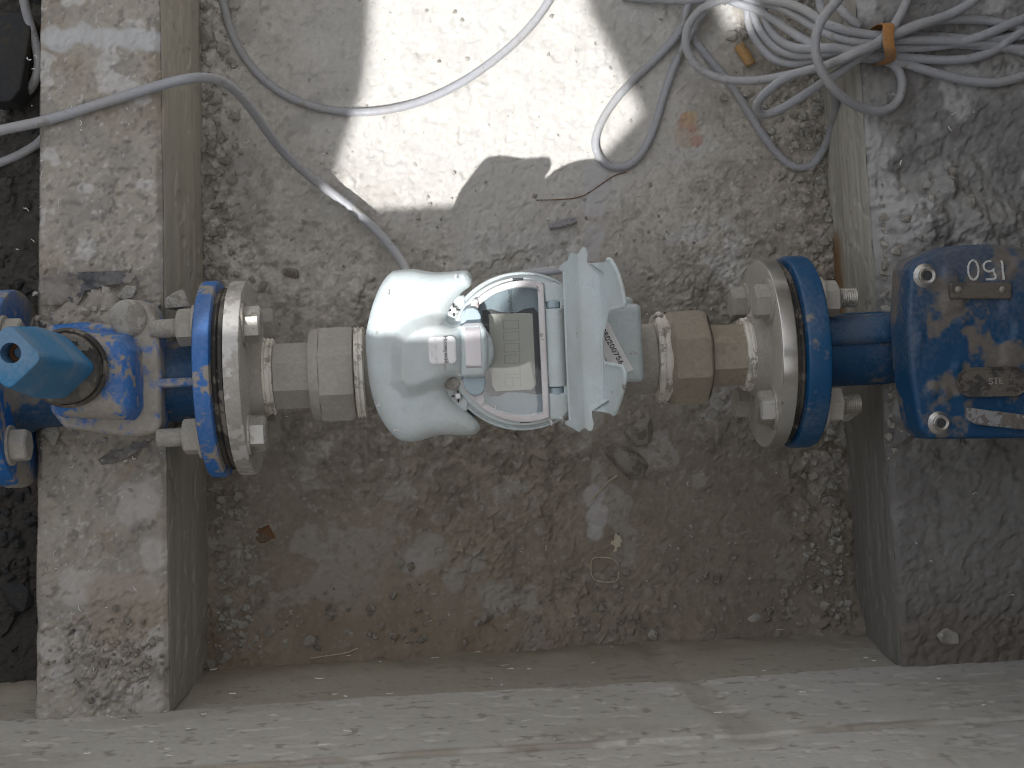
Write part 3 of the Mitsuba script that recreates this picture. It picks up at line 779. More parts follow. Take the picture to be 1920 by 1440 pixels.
# --- left steel flange with its bolts, gasket between
g1 = pipe('rubber_gasket', [(xb - 0.0002, 0.03), (xb, 0.0745), (xb + 0.0035, 0.0765), (xb + 0.0045, 0.0738), (xb + 0.006, 0.0765), (xc - 0.001, 0.0765), (xc + 0.0002, 0.074), (xc + 0.0002, 0.03)], 'm_rubber', seg=128, wob=0.012, seed=3,
     label='dark rubber gasket between the bright blue flange and the dull steel flange', cat='gasket')
sf = thing('steel_flange', 'dusty dull steel flange bolted to the bright blue flange, left of the meter', 'pipe flange')
pipe('disc', disc_profile(xc, xd, RF - 0.001, 0.0013), 'm_steel', sf, 128)
pipe('face', [(xd - 0.0006, RF - 0.0032), (xd + 0.0004, RF - 0.0038), (xd + 0.0005, 0.0)], 'm_mud_steel', sf, 96)
pipe('hub', [(xd - 0.001, 0.045), (xd + 0.001, 0.044), (xd + 0.003, 0.0400), (xd + 0.006, 0.0362), (xd + 0.0098, 0.0345), (xd + 0.0108, 0.0330), (xd + 0.0108, 0.0)], 'm_mud_steel', sf, 64)
for q, (dy, dz) in enumerate(BPOS):
    b = obj('bolt', hexbolt(xd, 0.0125, 0.0150, AY + dy, AZ + dz, 1, (0.1, 0.0, 0.35, 0.2)[q]), 'm_bolt' if q < 2 else 'm_mud_steel', sf)
    obj('nut', hexbolt(xa, 0.013, 0.0150, AY + dy, AZ + dz, -1, 0.2 * q), 'm_mud_steel', b)
    obj('shank', stud(xa - 0.036, xd, 0.0078, AY + dy, AZ + dz), 'm_mud_steel', b)

# --- left union: thread tape, octagon nipple, nut
tp = lambda x0, x1, r, s: lathe([(x0, r * 0.75)] + [(x, r * (1 + 0.02 * math.sin(i * 1.9 + s) + 0.012 * (i % 2))) for i, x in enumerate(np.linspace(x0, x1, 9))] + [(x1, r * 0.75)], 72, PC, 'x', 0, 0.05, s)
un = thing('pipe_union', 'mud coated pipe nipple and union nut between dull steel flange and meter', 'pipe union')
x0 = tx(511, AZ); x1 = tx(593, AZ); x2 = tx(667, AZ)
HX = math.pi / 8
obj('thread_tape', tp(xd + 0.0100, xd + 0.0185, 0.0318, 1), 'm_tape', un, label='white thread tape ring at the hub of the steel flange')
pipe('nipple', [(x0 - 0.012, 0), (x0 - 0.012, 0.0270), (x0 + 0.001, 0.0275), (x0 + 0.003, 0.0296), (x1 + 0.004, 0.0296), (x1 + 0.004, 0)], 'm_mud_steel', un, 8, HX, smooth=20)
pipe('shoulder', [(x1 - 0.004, 0.028), (x1 - 0.004, 0.0365), (x1, 0.0385), (x1 + 0.004, 0.039), (x1 + 0.004, 0.02)], 'm_mud_steel', un, 48)
pipe('union_nut', [(x1 + 0.001, 0.0), (x1 + 0.001, 0.0370), (x1 + 0.005, 0.0418), (x2 - 0.005, 0.0424), (x2 - 0.001, 0.0405), (x2, 0.038), (x2, 0.0)], 'm_mud_steel', un, 8, HX, 0.02, 5, smooth=35)
obj('tape_ring', tp(x2 + 0.0005, x2 + 0.0085, 0.0378, 2), 'm_tape', un, label='thick whitish tape ring against the battery pack')

# --- right union
xe = tx(1206, AZ); xf_ = tx(1243, AZ); xg = tx(1326, AZ); xh = tx(1398, AZ)
ur = thing('pipe_union', 'brown stained pipe nipple and union nut right of the meter', 'pipe union')
pipe('meter_nipple', [(xe - 0.03, 0), (xe - 0.03, 0.0298), (xf_ + 0.003, 0.0298), (xf_ + 0.003, 0)], 'm_mud_steel', ur, 6, math.pi / 6, smooth=20)
obj('tape_ring', tp(xf_ - 0.0075, xf_ + 0.0035, 0.0372, 3), 'm_tape', ur, label='ragged white tape ring at the brown union nut')
obj('tape_end', tube(spline([P(1242, 592, 0.20), P(1234, 589, 0.203), P(1227, 594, 0.198), P(1222, 602, 0.192)], 0.0012), 0.0022, 6), 'm_tape', ur)
pipe('union_nut', [(xf_ + 0.002, 0), (xf_ + 0.002, 0.0385), (xf_ + 0.006, 0.0425), (xg - 0.009, 0.0430), (xg - 0.003, 0.0405), (xg, 0.0355), (xg, 0)], 'm_brass', ur, 8, HX, 0.02, 8, smooth=35)
pipe('nipple', [(xg - 0.004, 0), (xg - 0.004, 0.0282), (xh - 0.003, 0.0282), (xh, 0.0262), (xh + 0.012, 0.0258), (xh + 0.012, 0)], 'm_brass', ur, 8, HX, smooth=20)
obj('thread_tape', tp(tx(1470, 0.2475) - 0.0160, tx(1470, 0.2475) - 0.0075, 0.0308, 4), 'm_tape', ur, label='white thread tape wound at the shiny steel flange')

# --- right steel flange
xi, xj = tx(1470, 0.2475), tx(1499, 0.2475)
xk, xm = tx(1517, 0.2475), tx(1564.5, 0.2475)
sr = thing('steel_flange', 'steel flange with a bright machined rim bolted to the dark blue flange', 'pipe flange')
pipe('disc', disc_profile(xi, xj, RF - 0.001, 0.0009), 'm_shiny', sr, 160)
pipe('face', [(xi - 0.0004, 0.0), (xi - 0.0004, RF - 0.0028), (xi + 0.0006, RF - 0.0022)], 'm_mud_steel', sr, 96)
pipe('hub', [(xi - 0.0085, 0.0), (xi - 0.0085, 0.0325), (xi - 0.0075, 0.0340), (xi - 0.005, 0.0365), (xi - 0.002, 0.0415), (xi, 0.0450)], 'm_mud_steel', sr, 64)
for q, (dy, dz) in enumerate(BPOS):
    b = obj('bolt', hexbolt(xi, 0.0115, 0.0150, AY + dy, AZ + dz, -1, (0.3, 0.05, 0.2, 0.4)[q]), 'm_mud_steel' if q != 1 else 'm_bolt', sr)
    obj('nut', hexbolt(xm, 0.0135, 0.0150, AY + dy, AZ + dz, 1, 0.25 * q + 0.1), 'm_mud_steel', b)
    obj('shank', stud(xi, xm + 0.0315, 0.0082, AY + dy, AZ + dz), 'm_bolt', b)
g2 = pipe('rubber_gasket', [(xj - 0.0002, 0.03), (xj, 0.0745), (xj + 0.003, 0.0770), (xj + 0.004, 0.0742), (xk - 0.0015, 0.0765), (xk + 0.0002, 0.0745), (xk + 0.0002, 0.03)], 'm_rubber', seg=128, wob=0.012, seed=6,
     label='dark rubber gasket between the shiny steel rim and the dark blue flange', cat='gasket')

# --- strainer on the right block
st = thing('strainer', 'dark blue muddy pipe strainer with bolted cover and painted number on the right block', 'strainer')
pipe('flange', disc_profile(xk, xm, RF, 0.0035), 'm_dark_blue', st, 128)
xn = tx(1700, AZ)
pipe('neck', [(xm - 0.001, 0.0), (xm - 0.001, 0.040), (xm + 0.006, 0.034), (xm + 0.014, 0.0315), (xn, 0.0315), (xn, 0)], 'm_dark_blue_muddy', st, 64)
obj('neck_rib', pillow(sbox(xm - 0.002, AY + 0.004, xn, AY + 0.030), 0.2035, 0.05, 0.009, 0.003), 'm_dark_blue', st)
obj('body', bx(xn - 0.010, 0.66, AY - 0.058, AY + 0.058, 0.10, 0.222, 0.012), 'm_dark_blue_muddy', st)
cov = Polygon(PP([(1705, 505), (1714, 492), (1735, 480), (1760, 471), (1800, 461), (1855, 457), (1925, 464), (1990, 478), (2020, 500), (2020, 800), (2000, 822), (1745, 824), (1725, 806), (1716, 760), (1706, 690), (1701, 600)], 0.25)).buffer(0.003).buffer(-0.003)
cover_relief = lambda x, y, d: 0.0022 * ss(0.47, 0.56, f2(x, y, 34, 4, 411)) * ss(0.004, 0.010, d) + 0.0008 * (f2(x, y, 130, 3, 412) - 0.5) * ss(0.004, 0.01, d)
obj('cover', pillow(cov, 0.25, 0.036, 0.0045, 0.0026, cover_relief, flare=0.02), 'm_dark_blue_muddy', st)
for (px, py, r) in ((1737, 517, 0.0100), (1763, 793, 0.0095)):
    q = P(px, py, 0.252)
    w = obj('cover_bolt', lathe([(0.2485, 0), (0.2485, r), (0.2500, r), (0.2522, r * 0.78), (0.2530, r * 0.70), (0.2530, 0)], 40, (q[0], q[1], 0), 'z'), 'm_shiny', st, label='bright steel cover bolt' + (' near the painted number' if py < 600 else ' at the lower corner of the cover'))
    obj('socket', lathe([(0.2520, 0), (0.2532, 0.0), (0.2546, r * 0.40), (0.2556, r * 0.60), (0.2550, r * 0.68), (0.2528, r * 0.70)][2:], 24, (q[0], q[1], 0), 'z'), 'm_bolt', w)
    obj('recess', lathe([(0.2536, 0), (0.2536, r * 0.47)], 24, (q[0], q[1], 0), 'z'), 'm_ink', w)
ZC = 0.2535
q0, q1 = P(1790, 545, ZC), P(1898, 545, ZC)
bar = obj('tag_bar', pillow(Polygon(PP([(1785, 534), (1893, 534), (1893, 556), (1785, 556)], ZC)).buffer(0.002), ZC + 0.001, 0.006, 0.0015, 0.002), 'm_plate', st)
for px in (1797, 1880):
    q = P(px, 543, ZC + 0.001)
    obj('rivet', lathe([(ZC, 0.003), (ZC + 0.0015, 0.0028), (ZC + 0.0028, 0.0016), (ZC + 0.003, 0)], 14, (q[0], q[1], 0), 'z'), 'm_bolt', bar)
oval = Polygon(PP([(1815, 716), (1905, 714)], ZC)[[0, 1, 0]].tolist() + []) if False else shapely.LineString(PP([(1822, 717), (1900, 715)], ZC)).buffer(0.0118)
npl = obj('name_plate', pillow(oval, ZC + 0.0008, 0.006, 0.0012, 0.002), 'm_plate', st, label='worn dark oval plate with raised letters')
obj('rim', pillow(Polygon(oval.exterior.coords, [oval.buffer(-0.0016).exterior.coords]), ZC + 0.0020, 0.003, 0.0004, 0.0008), 'm_plate', npl)
q = P(1866, 714, ZC)
obj('lettering', lettering('STE', 0.0048, (q[0], q[1], ZC + 0.0007), math.radians(1), 0.0009, True), 'm_bolt', npl)
q = P(1874, 733, ZC)
lab = Polygon(PP([(1812, 764), (1925, 778), (1925, 806), (1832, 796), (1814, 786)], ZC))
obj('paper_label', pillow(lab, ZC + 0.0012, 0.006, 0.0002, 0.003, lambda x, y, d: 0.0008 * (f2(x, y, 60, 2, 421) - 0.5)), 'm_paper', st, label='torn whitish paper label on the strainer cover')
dig = []
c0, c5, c1 = P(1828, 506, ZC), P(1858, 506, ZC), P(1881, 506, ZC)
circ = lambda c, rx, ry, a0, a1, n=26: [(c[0] + rx * math.cos(math.radians(a)), c[1] + ry * math.sin(math.radians(a))) for a in np.linspace(a0, a1, n)]
strokes = [circ(c0, 0.0042, 0.0078, 80, 430), [(c1[0], c1[1] + 0.0075), (c1[0] + 0.0006, c1[1] - 0.0080)],
           [(c5[0] - 0.003, c5[1] - 0.0075), (c5[0] + 0.004, c5[1] - 0.0068), (c5[0] + 0.0032, c5[1] + 0.0005)] + circ((c5[0], c5[1] + 0.003), 0.0045, 0.0042, -40, -290, 18)]
for s in strokes:
    q = spline([(a, b, 0.2548 + 0.0004 * math.sin(i)) for i, (a, b) in enumerate(s)], 0.0008)
    q[:, 2] = 0.25 + cover_relief(q[:, 0], q[:, 1], np.full(len(q), 0.05)) + 0.0003
    dig.append(tube(q, 0.00085 * (0.8 + 0.5 * f2(q[:, 0], q[:, 1], 600, 2, 5)), 6))
obj('painted_number', dig, 'm_chalk', st, label='white hand painted number 150 standing upside down')

# ------------------------------------------------------------------ water meter
ZM = 0.25
zo = lambda pts: [(660 + a / 3.3103, 440 + b / 3.3103) for a, b in pts]   # picture spots read off an enlargement
wm = thing('water_meter', 'pale grey plastic electronic water meter with open lid and display in the middle', 'water meter')
xs0, xs1 = tx(676, AZ), tx(1225, AZ)
pipe('body', [(xs0, 0), (xs0, 0.0300), (xs0 + 0.02, 0.0300), (xs0 + 0.045, 0.042), (xs0 + 0.08, 0.050), (xs1 - 0.09, 0.050), (xs1 - 0.05, 0.042), (xs1 - 0.022, 0.0302), (xs1, 0.0300), (xs1, 0)], 'm_mud_steel', wm, 64)
RC = P(980, 659, 0.248); RX, RY = float(RC[0]), float(RC[1])
reg = obj('register_housing', lathe([(0.180, 0.0), (0.180, 0.052), (0.195, 0.060), (0.232, 0.0632), (0.2425, 0.0632), (0.2448, 0.0625), (0.2452, 0.0612), (0.2440, 0.0606), (0.2444, 0.0598), (0.2478, 0.0592), (0.2492, 0.0582), (0.2492, 0.0505), (0.2380, 0.0500), (0.2380, 0)], 128, (RX, RY, 0), 'z'), 'm_plastic', wm)
for sgn in (1, -1):
    q = P(971, 524, 0.249) if sgn > 0 else P(985, 790, 0.249)
    obj('slot', bx(q[0] - 0.0042, q[0] + 0.0042, q[1] - 0.0012, q[1] + 0.0012, 0.246, 0.2499, 0.0003), 'm_ink', reg)
XB = tx(1025, 0.2515, 660); XB2 = tx(1013.5, 0.2515, 660)
big = Point(RX + 0.0012, RY).buffer(0.0560, 64).intersection(sbox(-1, -1, XB, 1))
small = Point(RX + 0.0012, RY).buffer(0.0510, 64).intersection(sbox(-1, -1, XB2, 1))
bez = obj('bezel', pillow(big.difference(small), 0.2520, 0.004, 0.0008, 0.0016, lambda x, y, d: 0.0003 * (f2(x, y, 300, 2, 431) - 0.5)), 'm_zinc', wm, label='grey metal bezel around the display window')
obj('window', (np.array([(a, b, 0.2503) for a, b in small.exterior.coords[:-1]] + [(RX, RY, 0.2503)]),
               np.array([(i, (i + 1) % (len(small.exterior.coords) - 1), len(small.exterior.coords) - 1) for i in range(len(small.exterior.coords) - 1)])), 'm_glass', wm, smooth=False)
disp = obj('display_card', pillow(small.buffer(0.0005), 0.2420, 0.003, 0.0, 0.01), 'm_card', wm)
fr = [(808, 470), (825, 463), (885, 462), (928, 487), (1050, 480), (1078, 456), (1150, 450), (1178, 990), (1095, 992), (1060, 975), (945, 980), (915, 1002), (832, 1004)]
obj('frame', pillow(Polygon(PP(zo(fr), 0.2424)), 0.2424, 0.0006, 0, 0.01), 'm_frame', disp)
lq = [(848, 492), (1120, 484), (1142, 960), (872, 972)]
obj('screen', pillow(Polygon(PP(zo(lq), 0.2428)), 0.2428, 0.0006, 0, 0.01), 'm_lcd', disp, label='pale green liquid crystal screen with faint digits')
segs = {'0': 'abcdef', '2': 'abged', '6': 'acdefg', '7': 'abc', '8': 'abcdefg'}
LR = np.array
a0, a1 = P(*zo([(985, 525)])[0], 0.243), P(*zo([(1000, 950)])[0], 0.243)
digs = []
for k, ch in enumerate('000076'):
    cx, cy = (a0 + (a1 - a0) * (k + 0.5) / 6)[:2]
    w, h, t = 0.0033, 0.0060, 0.0004     # reads along -y, digit tops towards +x
    S = {'a': (h, h, -w, w), 'g': (0, 0, -w, w), 'd': (-h, -h, -w, w), 'b': (0, h, -w, -w), 'c': (-h, 0, -w, -w), 'f': (0, h, w, w), 'e': (-h, 0, w, w)}
    for s in segs[ch]:
        p0, p1, r0, r1 = S[s]
        digs.append(bx(cx + p0 - t, cx + p1 + t, cy + r0 - t + (0.0004 if p0 != p1 else 0), cy + r1 + t, 0.2427, 0.2430, 0.00005))
obj('digits', digs, 'm_segment', disp, smooth=False)
q = P(*zo([(983, 408)])[0], 0.2424)
obj('lettering', lettering('Honeywell', 0.0034, (q[0], q[1], 0.2420), -math.pi / 2, 0.0003), 'm_ink', disp, smooth=False)

# battery pack: crescent shell with a raised neck
ol = [(250, 222), (320, 212), (390, 211), (450, 222), (530, 231), (620, 226), (700, 219), (728, 228), (745, 256), (748, 285), (735, 318), (690, 352), (650, 400), (615, 455), (600, 490), (585, 525), (592, 548),
      (640, 562), (690, 556), (690, 885), (640, 884), (600, 893), (584, 925), (592, 965), (612, 1005), (650, 1050), (720, 1106), (778, 1160), (797, 1200), (786, 1232), (752, 1249), (690, 1252), (600, 1250), (520, 1254),
      (450, 1278), (390, 1290), (330, 1290), (285, 1276), (230, 1226), (180, 1155), (140, 1065), (108, 940), (90, 800), (80, 640), (92, 560), (125, 430), (170, 320), (210, 258)]
ZB = 0.2560
pack_poly = Polygon(np.array(spline([(a, b, 0) for a, b in PP(zo(ol), ZB - 0.004)] + [tuple(PP(zo(ol[:1]), ZB - 0.004)[0]) + (0,)], 0.0012))[:, :2]).buffer(0)
neck = Polygon(PP(zo([(345, 640), (400, 602), (470, 578), (560, 570), (690, 566), (700, 566), (700, 876), (690, 876), (560, 874), (470, 892), (400, 925), (350, 930), (318, 900), (318, 700)]), ZB))


def neck_up(x, y, d):
    dn = shapely.distance(neck, shapely.points(np.c_[x, y]))
    a = np.hypot((x - RX + 0.05) / 0.10, (y - RY) / 0.12)
    return 0.0095 * np.clip(1.06 - dn / 0.0095, 0, 1) - 0.0022 * ss(0.0, 1.0, a) + 0.002 * ss(0.0, 0.02, np.abs(y - RY) - 0.025) * ss(0.0, 0.012, d) * 0


pack = obj('battery_pack', pillow(pack_poly, ZB, 0.060, 0.0125, 0.0016, neck_up, flare=0.015), 'm_plastic', wm, smooth=40, label='pale grey crescent battery pack, its upper arm sunlit')
zt = ZB + 0.0095 - 0.0008
sq_ = lambda c, hx_, hy_, r: sbox(c[0] - hx_ + r, c[1] - hy_ + r, c[0] + hx_ - r, c[1] + hy_ - r).buffer(r)
q = P(*zo([(561, 717)])[0], zt)
stick = obj('sticker', pillow(sq_(q, 0.0106, 0.0108, 0.0038), zt + 0.0016, 0.0026, 0.0001, 0.002), 'm_white', pack, label='white rounded sticker with maker name and battery lettering')
# the lettering of the sticker is printed on it and belongs to the pack
q1 = P(*zo([(580, 715)])[0], zt); q2 = P(*zo([(520, 716)])[0], zt); q3 = P(*zo([(496, 715)])[0], zt)
obj('lettering', lettering('Honeywell', 0.0031, (q1[0], q1[1], zt + 0.00155), -math.pi / 2, 0.0003, True), 'm_ink', pack, smooth=False)
obj('lettering', [lettering('BATTERY PACK', 0.0021, (q2[0], q2[1], zt + 0.00155), -math.pi / 2, 0.0003), lettering('017-002', 0.0019, (q3[0], q3[1], zt + 0.00155), -math.pi / 2, 0.0003)], 'm_ink_faint', pack, smooth=False)
# shelf below the notch, screws with cross slots
shelf = Polygon(PP(zo([(560, 380), (700, 372), (705, 420), (725, 470), (725, 980), (722, 1085), (690, 1120), (560, 1060), (540, 900), (540, 560)]), 0.246))
obj('shelf', pillow(shelf, 0.2462, 0.02, 0.002, 0.003), 'm_plastic', wm)
for (a, b) in ((631, 468), (658, 1001)):
    q = P(*zo([(a, b)])[0], 0.247)
    s = obj('screw', lathe([(0.2455, 0), (0.2455, 0.0021), (0.2500, 0.0021), (0.2506, 0.0016), (0.2507, 0)], 20, (q[0], q[1], 0), 'z'), 'm_white', wm)
    cr = [bx(q[0] - 0.0055, q[0] + 0.0055, q[1] - 0.0006, q[1] + 0.0006, 0.2455, 0.24745, 0.0002), bx(q[0] - 0.0006, q[0] + 0.0006, q[1] - 0.0052, q[1] + 0.0052, 0.2455, 0.2475, 0.0002)]
    obj('cross_slot', cr, 'm_black', s, smooth=False)
    obj('collar', lathe([(0.2460, 0.0036), (0.2470, 0.0036), (0.2470, 0.0042), (0.2460, 0.0042)], 24, (q[0], q[1], 0), 'z'), 'm_mud_steel', s)
q = P(*zo([(628, 925)])[0], 0.248)
obj('dried_mud', xf(stone((0.016, 0.011, 0.010), 77, 3), at=(q[0], q[1], 0.2475)), 'm_stone', wm, smooth=40)
# clip holding the pack to the register: plastic saddle, metal band, round tabs
ZK = 0.2635
sad = Polygon(PP(zo([(672, 566), (700, 551), (806, 545), (836, 590), (846, 700), (842, 830), (828, 884), (705, 890), (676, 878)]), ZK))
clip = obj('clip', pillow(sad, ZK + 0.0015, 0.018, 0.0045, 0.002), 'm_plastic', wm)
nub = Polygon(PP(zo([(826, 585), (845, 605), (868, 645), (883, 700), (884, 740), (872, 790), (850, 835), (826, 872)]), 0.258))
obj('nub', pillow(nub, 0.2575, 0.012, 0.004, 0.002), 'm_plastic', clip)
bw = [P(*zo([(a, b)])[0], ZK) for a, b in ((697, 552), (794, 546), (806, 872), (711, 874))]
yy = np.linspace(0, 1, 25)
prof = 0.0022 - 0.0062 * ss(0.80, 1.0, yy) ** 1.5 - 0.0022 * ss(0.14, 0.0, yy)
Vb = []
for t, h in zip(yy, prof):
    l = bw[0] * (1 - t) + bw[3] * t; r = bw[1] * (1 - t) + bw[2] * t
    for w_, dz in ((l, -0.006), (l, -0.0002), (l * 0.98 + r * 0.02, 0.0), (l * 0.02 + r * 0.98, 0.0), (r, -0.0002), (r, -0.006)):
        Vb.append(w_ + [0, 0, h + dz])
obj('metal_band', (np.array(Vb), grid_faces(25, 6)), 'm_band', clip, smooth=40, label='brushed metal band across the clip')
for pts, z in (([(677, 555), (675, 505), (690, 472), (722, 456), (755, 455), (782, 470), (798, 502), (800, 552)], 0.2575), ([(690, 878), (822, 878), (826, 920), (822, 960), (800, 990), (770, 998), (735, 990), (705, 960), (692, 920)], 0.2575)):
    obj('tab', pillow(Polygon(PP(zo(pts), z)).buffer(0.0004), z, 0.010, 0.0012, 0.002), 'm_plastic_dark', clip)
for pts in ([(735, 455), (740, 420), (760, 398), (782, 402), (786, 430), (785, 470)], [(760, 985), (770, 1030), (785, 1055), (812, 1060), (824, 1030), (818, 970)]):
    obj('tongue', pillow(Polygon(PP(zo(pts), 0.2535)), 0.2536, 0.006, 0.0006, 0.002), 'm_zinc', clip)
# housing at the hinge side
hs = Polygon(PP(zo([(1190, 305), (1260, 300), (1330, 330), (1340, 410), (1205, 412)]), 0.2495)); hs2 = Polygon(PP(zo([(1225, 990), (1345, 985), (1345, 1090), (1300, 1150), (1230, 1140)]), 0.2495))
for g in (hs, hs2):
    obj('hinge_block', pillow(g.buffer(0.0008), 0.2505, 0.018, 0.0022, 0.002), 'm_plastic', wm)
b0, b1 = P(*zo([(1262, 457)])[0], 0.252), P(*zo([(1278, 945)])[0], 0.252)
hx_ = (b0[0] + b1[0]) / 2
obj('hinge_barrel', lathe(disc_profile(float(b1[1]), float(b0[1]), 0.0083, 0.0012), 40, (hx_, 0, 0.2455), 'y'), 'm_plastic', wm)
obj('hinge_bed', bx(hx_ - 0.0095, hx_ + 0.013, float(b1[1]) - 0.006, float(b0[1]) + 0.006, 0.225, 0.2440, 0.001), 'm_plastic', wm)
for y_ in (float(b0[1]) + 0.0035, float(b1[1]) - 0.0035):
    obj('hinge_pin', lathe(disc_profile(y_ - 0.003, y_ + 0.003, 0.0052, 0.0005), 20, (hx_ - 0.001, 0, 0.2455), 'y'), 'm_plastic_dark', wm)
    obj('hinge_lug', bx(hx_ + 0.0045, hx_ + 0.0075, y_ - 0.004, y_ + 0.004, 0.240, 0.2520, 0.0006), 'm_plastic', wm)
# open lid, standing back over the pipe
SLANT = lambda py: (py - 640) * 0.047
ZX = ([1035, 1053, 1060, 1090, 1096, 1130, 1136, 1176], [0.249, 0.254, 0.2600, 0.2860, 0.2880, 0.2960, 0.3000, 0.3420])
zl = lambda px, py: np.interp(px - SLANT(py), *ZX) + 0.0
lid_o = zo([(1312, 232), (1283, 216), (1292, 196), (1318, 172), (1340, 158), (1352, 122), (1364, 108), (1380, 117), (1398, 119), (1412, 108), (1424, 86), (1440, 75), (1454, 88), (1462, 120), (1458, 176), (1490, 176), (1565, 171), (1590, 151), (1606, 158), (1645, 225), (1675, 320), (1692, 400), (1694, 440), (1660, 452), (1612, 462), (1592, 480), (1586, 520), (1578, 560), (1562, 620),
            (1558, 690), (1562, 750), (1580, 800), (1620, 808), (1668, 816), (1690, 832), (1700, 870), (1694, 930), (1672, 1010), (1640, 1100), (1622, 1118), (1606, 1112), (1560, 1100), (1490, 1092), (1490, 1130), (1500, 1165), (1496, 1205), (1480, 1220), (1462, 1212), (1446, 1200), (1428, 1208), (1416, 1222), (1400, 1222), (1378, 1205), (1346, 1192), (1322, 1176), (1326, 1158), (1352, 1150), (1340, 900), (1326, 560)])
lid = obj('lid', sheet(lid_o, zl, 0.0024, 2.2), 'm_plastic', wm, smooth=40, label='open pale grey hinged lid with ears, tilted back')
edge_path = lambda pts: spline([P(a, b, float(zl(np.array(a), np.array(b))) + 0.0003) for a, b in zo(pts)], 0.0015)
for pts in ([(1588, 155), (1606, 160), (1645, 228), (1675, 322), (1690, 400), (1691, 438), (1655, 452), (1612, 464)], [(1582, 800), (1620, 809), (1668, 818), (1688, 834), (1697, 872), (1691, 930), (1669, 1010), (1636, 1100), (1620, 1114)]):
    obj('rim', tube(edge_path(pts), 0.0017, 8), 'm_plastic', lid)
obj('rim', tube(edge_path([(1315, 230), (1326, 560), (1340, 900), (1353, 1150)]), 0.0010, 8), 'm_plastic', lid)
for pts, h in (([(1462, 178), (1520, 240), (1556, 262)], 0.008), ([(1492, 1090), (1530, 1050), (1560, 1020)], 0.008)):
    e = edge_path(pts)
    V = np.vstack([e, e + np.array([0.004, 0, h])[None] * np.linspace(0.2, 1, len(e))[:, None]])
    obj('wing', (np.vstack([V, V + [0.0015, 0, 0]]), np.vstack([grid_faces(2, len(e)), grid_faces(2, len(e))[:, ::-1] + 2 * len(e)])), 'm_plastic', lid, smooth=False)
rg = edge_path([(1541, 330), (1548, 560), (1556, 800), (1562, 1050)])
obj('ridge', tube(rg, 0.0013 * np.sin(np.linspace(0.15, 3.0, len(rg))), 8), 'm_plastic', lid)
# box behind the lid, paper tag tucked under it
bp = Polygon(PP(zo([(1560, 440), (1765, 436), (1788, 450), (1796, 600), (1810, 880), (1798, 906), (1770, 910), (1560, 905)]), 0.236)).buffer(0.001)
obj('sensor_box', pillow(bp, 0.238, 0.055, 0.006, 0.0025, flare=0.02), 'm_plastic', wm)
q = P(1170, 562, 0.225)
obj('cable_gland', lathe([(0.0, 0), (0.0, 0.009), (0.012, 0.009), (0.014, 0.006), (0.014, 0)], 24, (q[0] - 0.002, q[1] - 0.012, 0.225), 'y'), 'm_plastic', wm)
tg = zo([(1575, 535), (1596, 548), (1660, 680), (1747, 838), (1690, 862), (1600, 820), (1540, 700)])
ztag = lambda px, py: 0.2452 + 0.004 * np.clip((1150 - px) / 40, 0, 1)
tag = obj('paper_tag', sheet(tg, ztag, 0.0004, 3.0), 'm_white', wm, label='white paper tag with a printed serial number tucked under the lid')
q = P(*zo([(1616, 694)])[0], 0.2472)
tt_ = meshkit.text_mesh('2E0200756', 0.0041, 0.0003, True); cc_ = tt_.bounds.mean(0); tt_.apply_translation([-cc_[0], -cc_[1], 0])
tt_ = xf(tt_, rot=[0, 0, 1], ang=math.radians(-63), at=(q[0], q[1], 0))
_px = np.array([815 + v[0] / 0.000422 for v in tt_.vertices])
tt_.vertices[:, 2] += 0.24535 + 0.004 * np.clip((1150 - _px) / 40, 0, 1)
obj('lettering', tt_, 'm_ink', tag, smooth=False)

# ------------------------------------------------------------------ cables
CR = 0.0040


def fl(px, py, r=CR, lift=0.0):
    """A cable point resting on the pit floor."""
    q = P(px, py, r)
    return np.array([q[0], q[1], float(floor_h(np.array([q[0]]), np.array([q[1]]))[0]) * 0.6 + r * 0.85 + lift])


def cable_mesh(pts, r=CR):
    q = spline([fl(p[0], p[1], r, p[2][1]) if isinstance(p[2], tuple) else P(*p) for p in pts], 0.004)
    return tube(q, r, 12)


BT = 0.157 + 0.0055
f_ = lambda d=0.0: ('f', d)
obj('cable', cable_mesh([(-40, 252, BT + .01), (40, 236, BT + .006), (100, 222, BT), (200, 191, BT), (290, 163, BT + .002), (345, 149, BT + .004), (385, 146, .155), (420, 155, .140), (455, 184, .115), (490, 230, .085), (530, 283, .050), (575, 326, .028), (620, 360, .019), (665, 395, .017), (705, 432, .020), (735, 465, .034), (757, 498, .060), (772, 530, .10), (785, 560, .16)], 0.0044), 'm_cable', smooth=True,
    label='grey cable running from the left edge over the narrow block into the battery pack', cat='cable')
obj('cable', cable_mesh([(408, -40, f_()), (420, 10, f_()), (434, 60, f_()), (458, 106, f_()), (492, 147, f_()), (540, 181, f_()), (598, 202, f_()), (660, 210, f_()), (725, 206, f_()), (795, 188, f_()), (865, 155, f_()), (930, 110, f_()), (985, 60, f_()), (1025, 8, f_()), (1050, -40, f_())]), 'm_cable', smooth=True,
    label='grey cable in a wide hanging arc across the sunlit floor patch', cat='cable')
obj('register_cable', cable_mesh([(960, 520, .225), (1000, 512, .230), (1035, 508, .232), (1075, 504, .230), (1100, 520, .20)], 0.0036), 'm_cable', smooth=True,
    label='short grey cable running behind the open lid of the meter', cat='cable')
for pts, txt in (([(38, -30, .06), (50, 25, .05), (66, 80, .04), (72, 120, .035), (62, 158, .03), (40, 183, f_()), (5, 200, f_()), (-40, 206, f_())], 'dark shaded cable curving down at the top left corner'),
                 ([(-40, 318, f_()), (5, 306, f_()), (40, 290, f_()), (72, 268, .02), (95, 240, .04)], 'dark shaded cable below the pale cable at the left edge')):
    obj('cable', cable_mesh(pts, 0.0042), 'm_cable', smooth=True, label=txt, cat='cable')
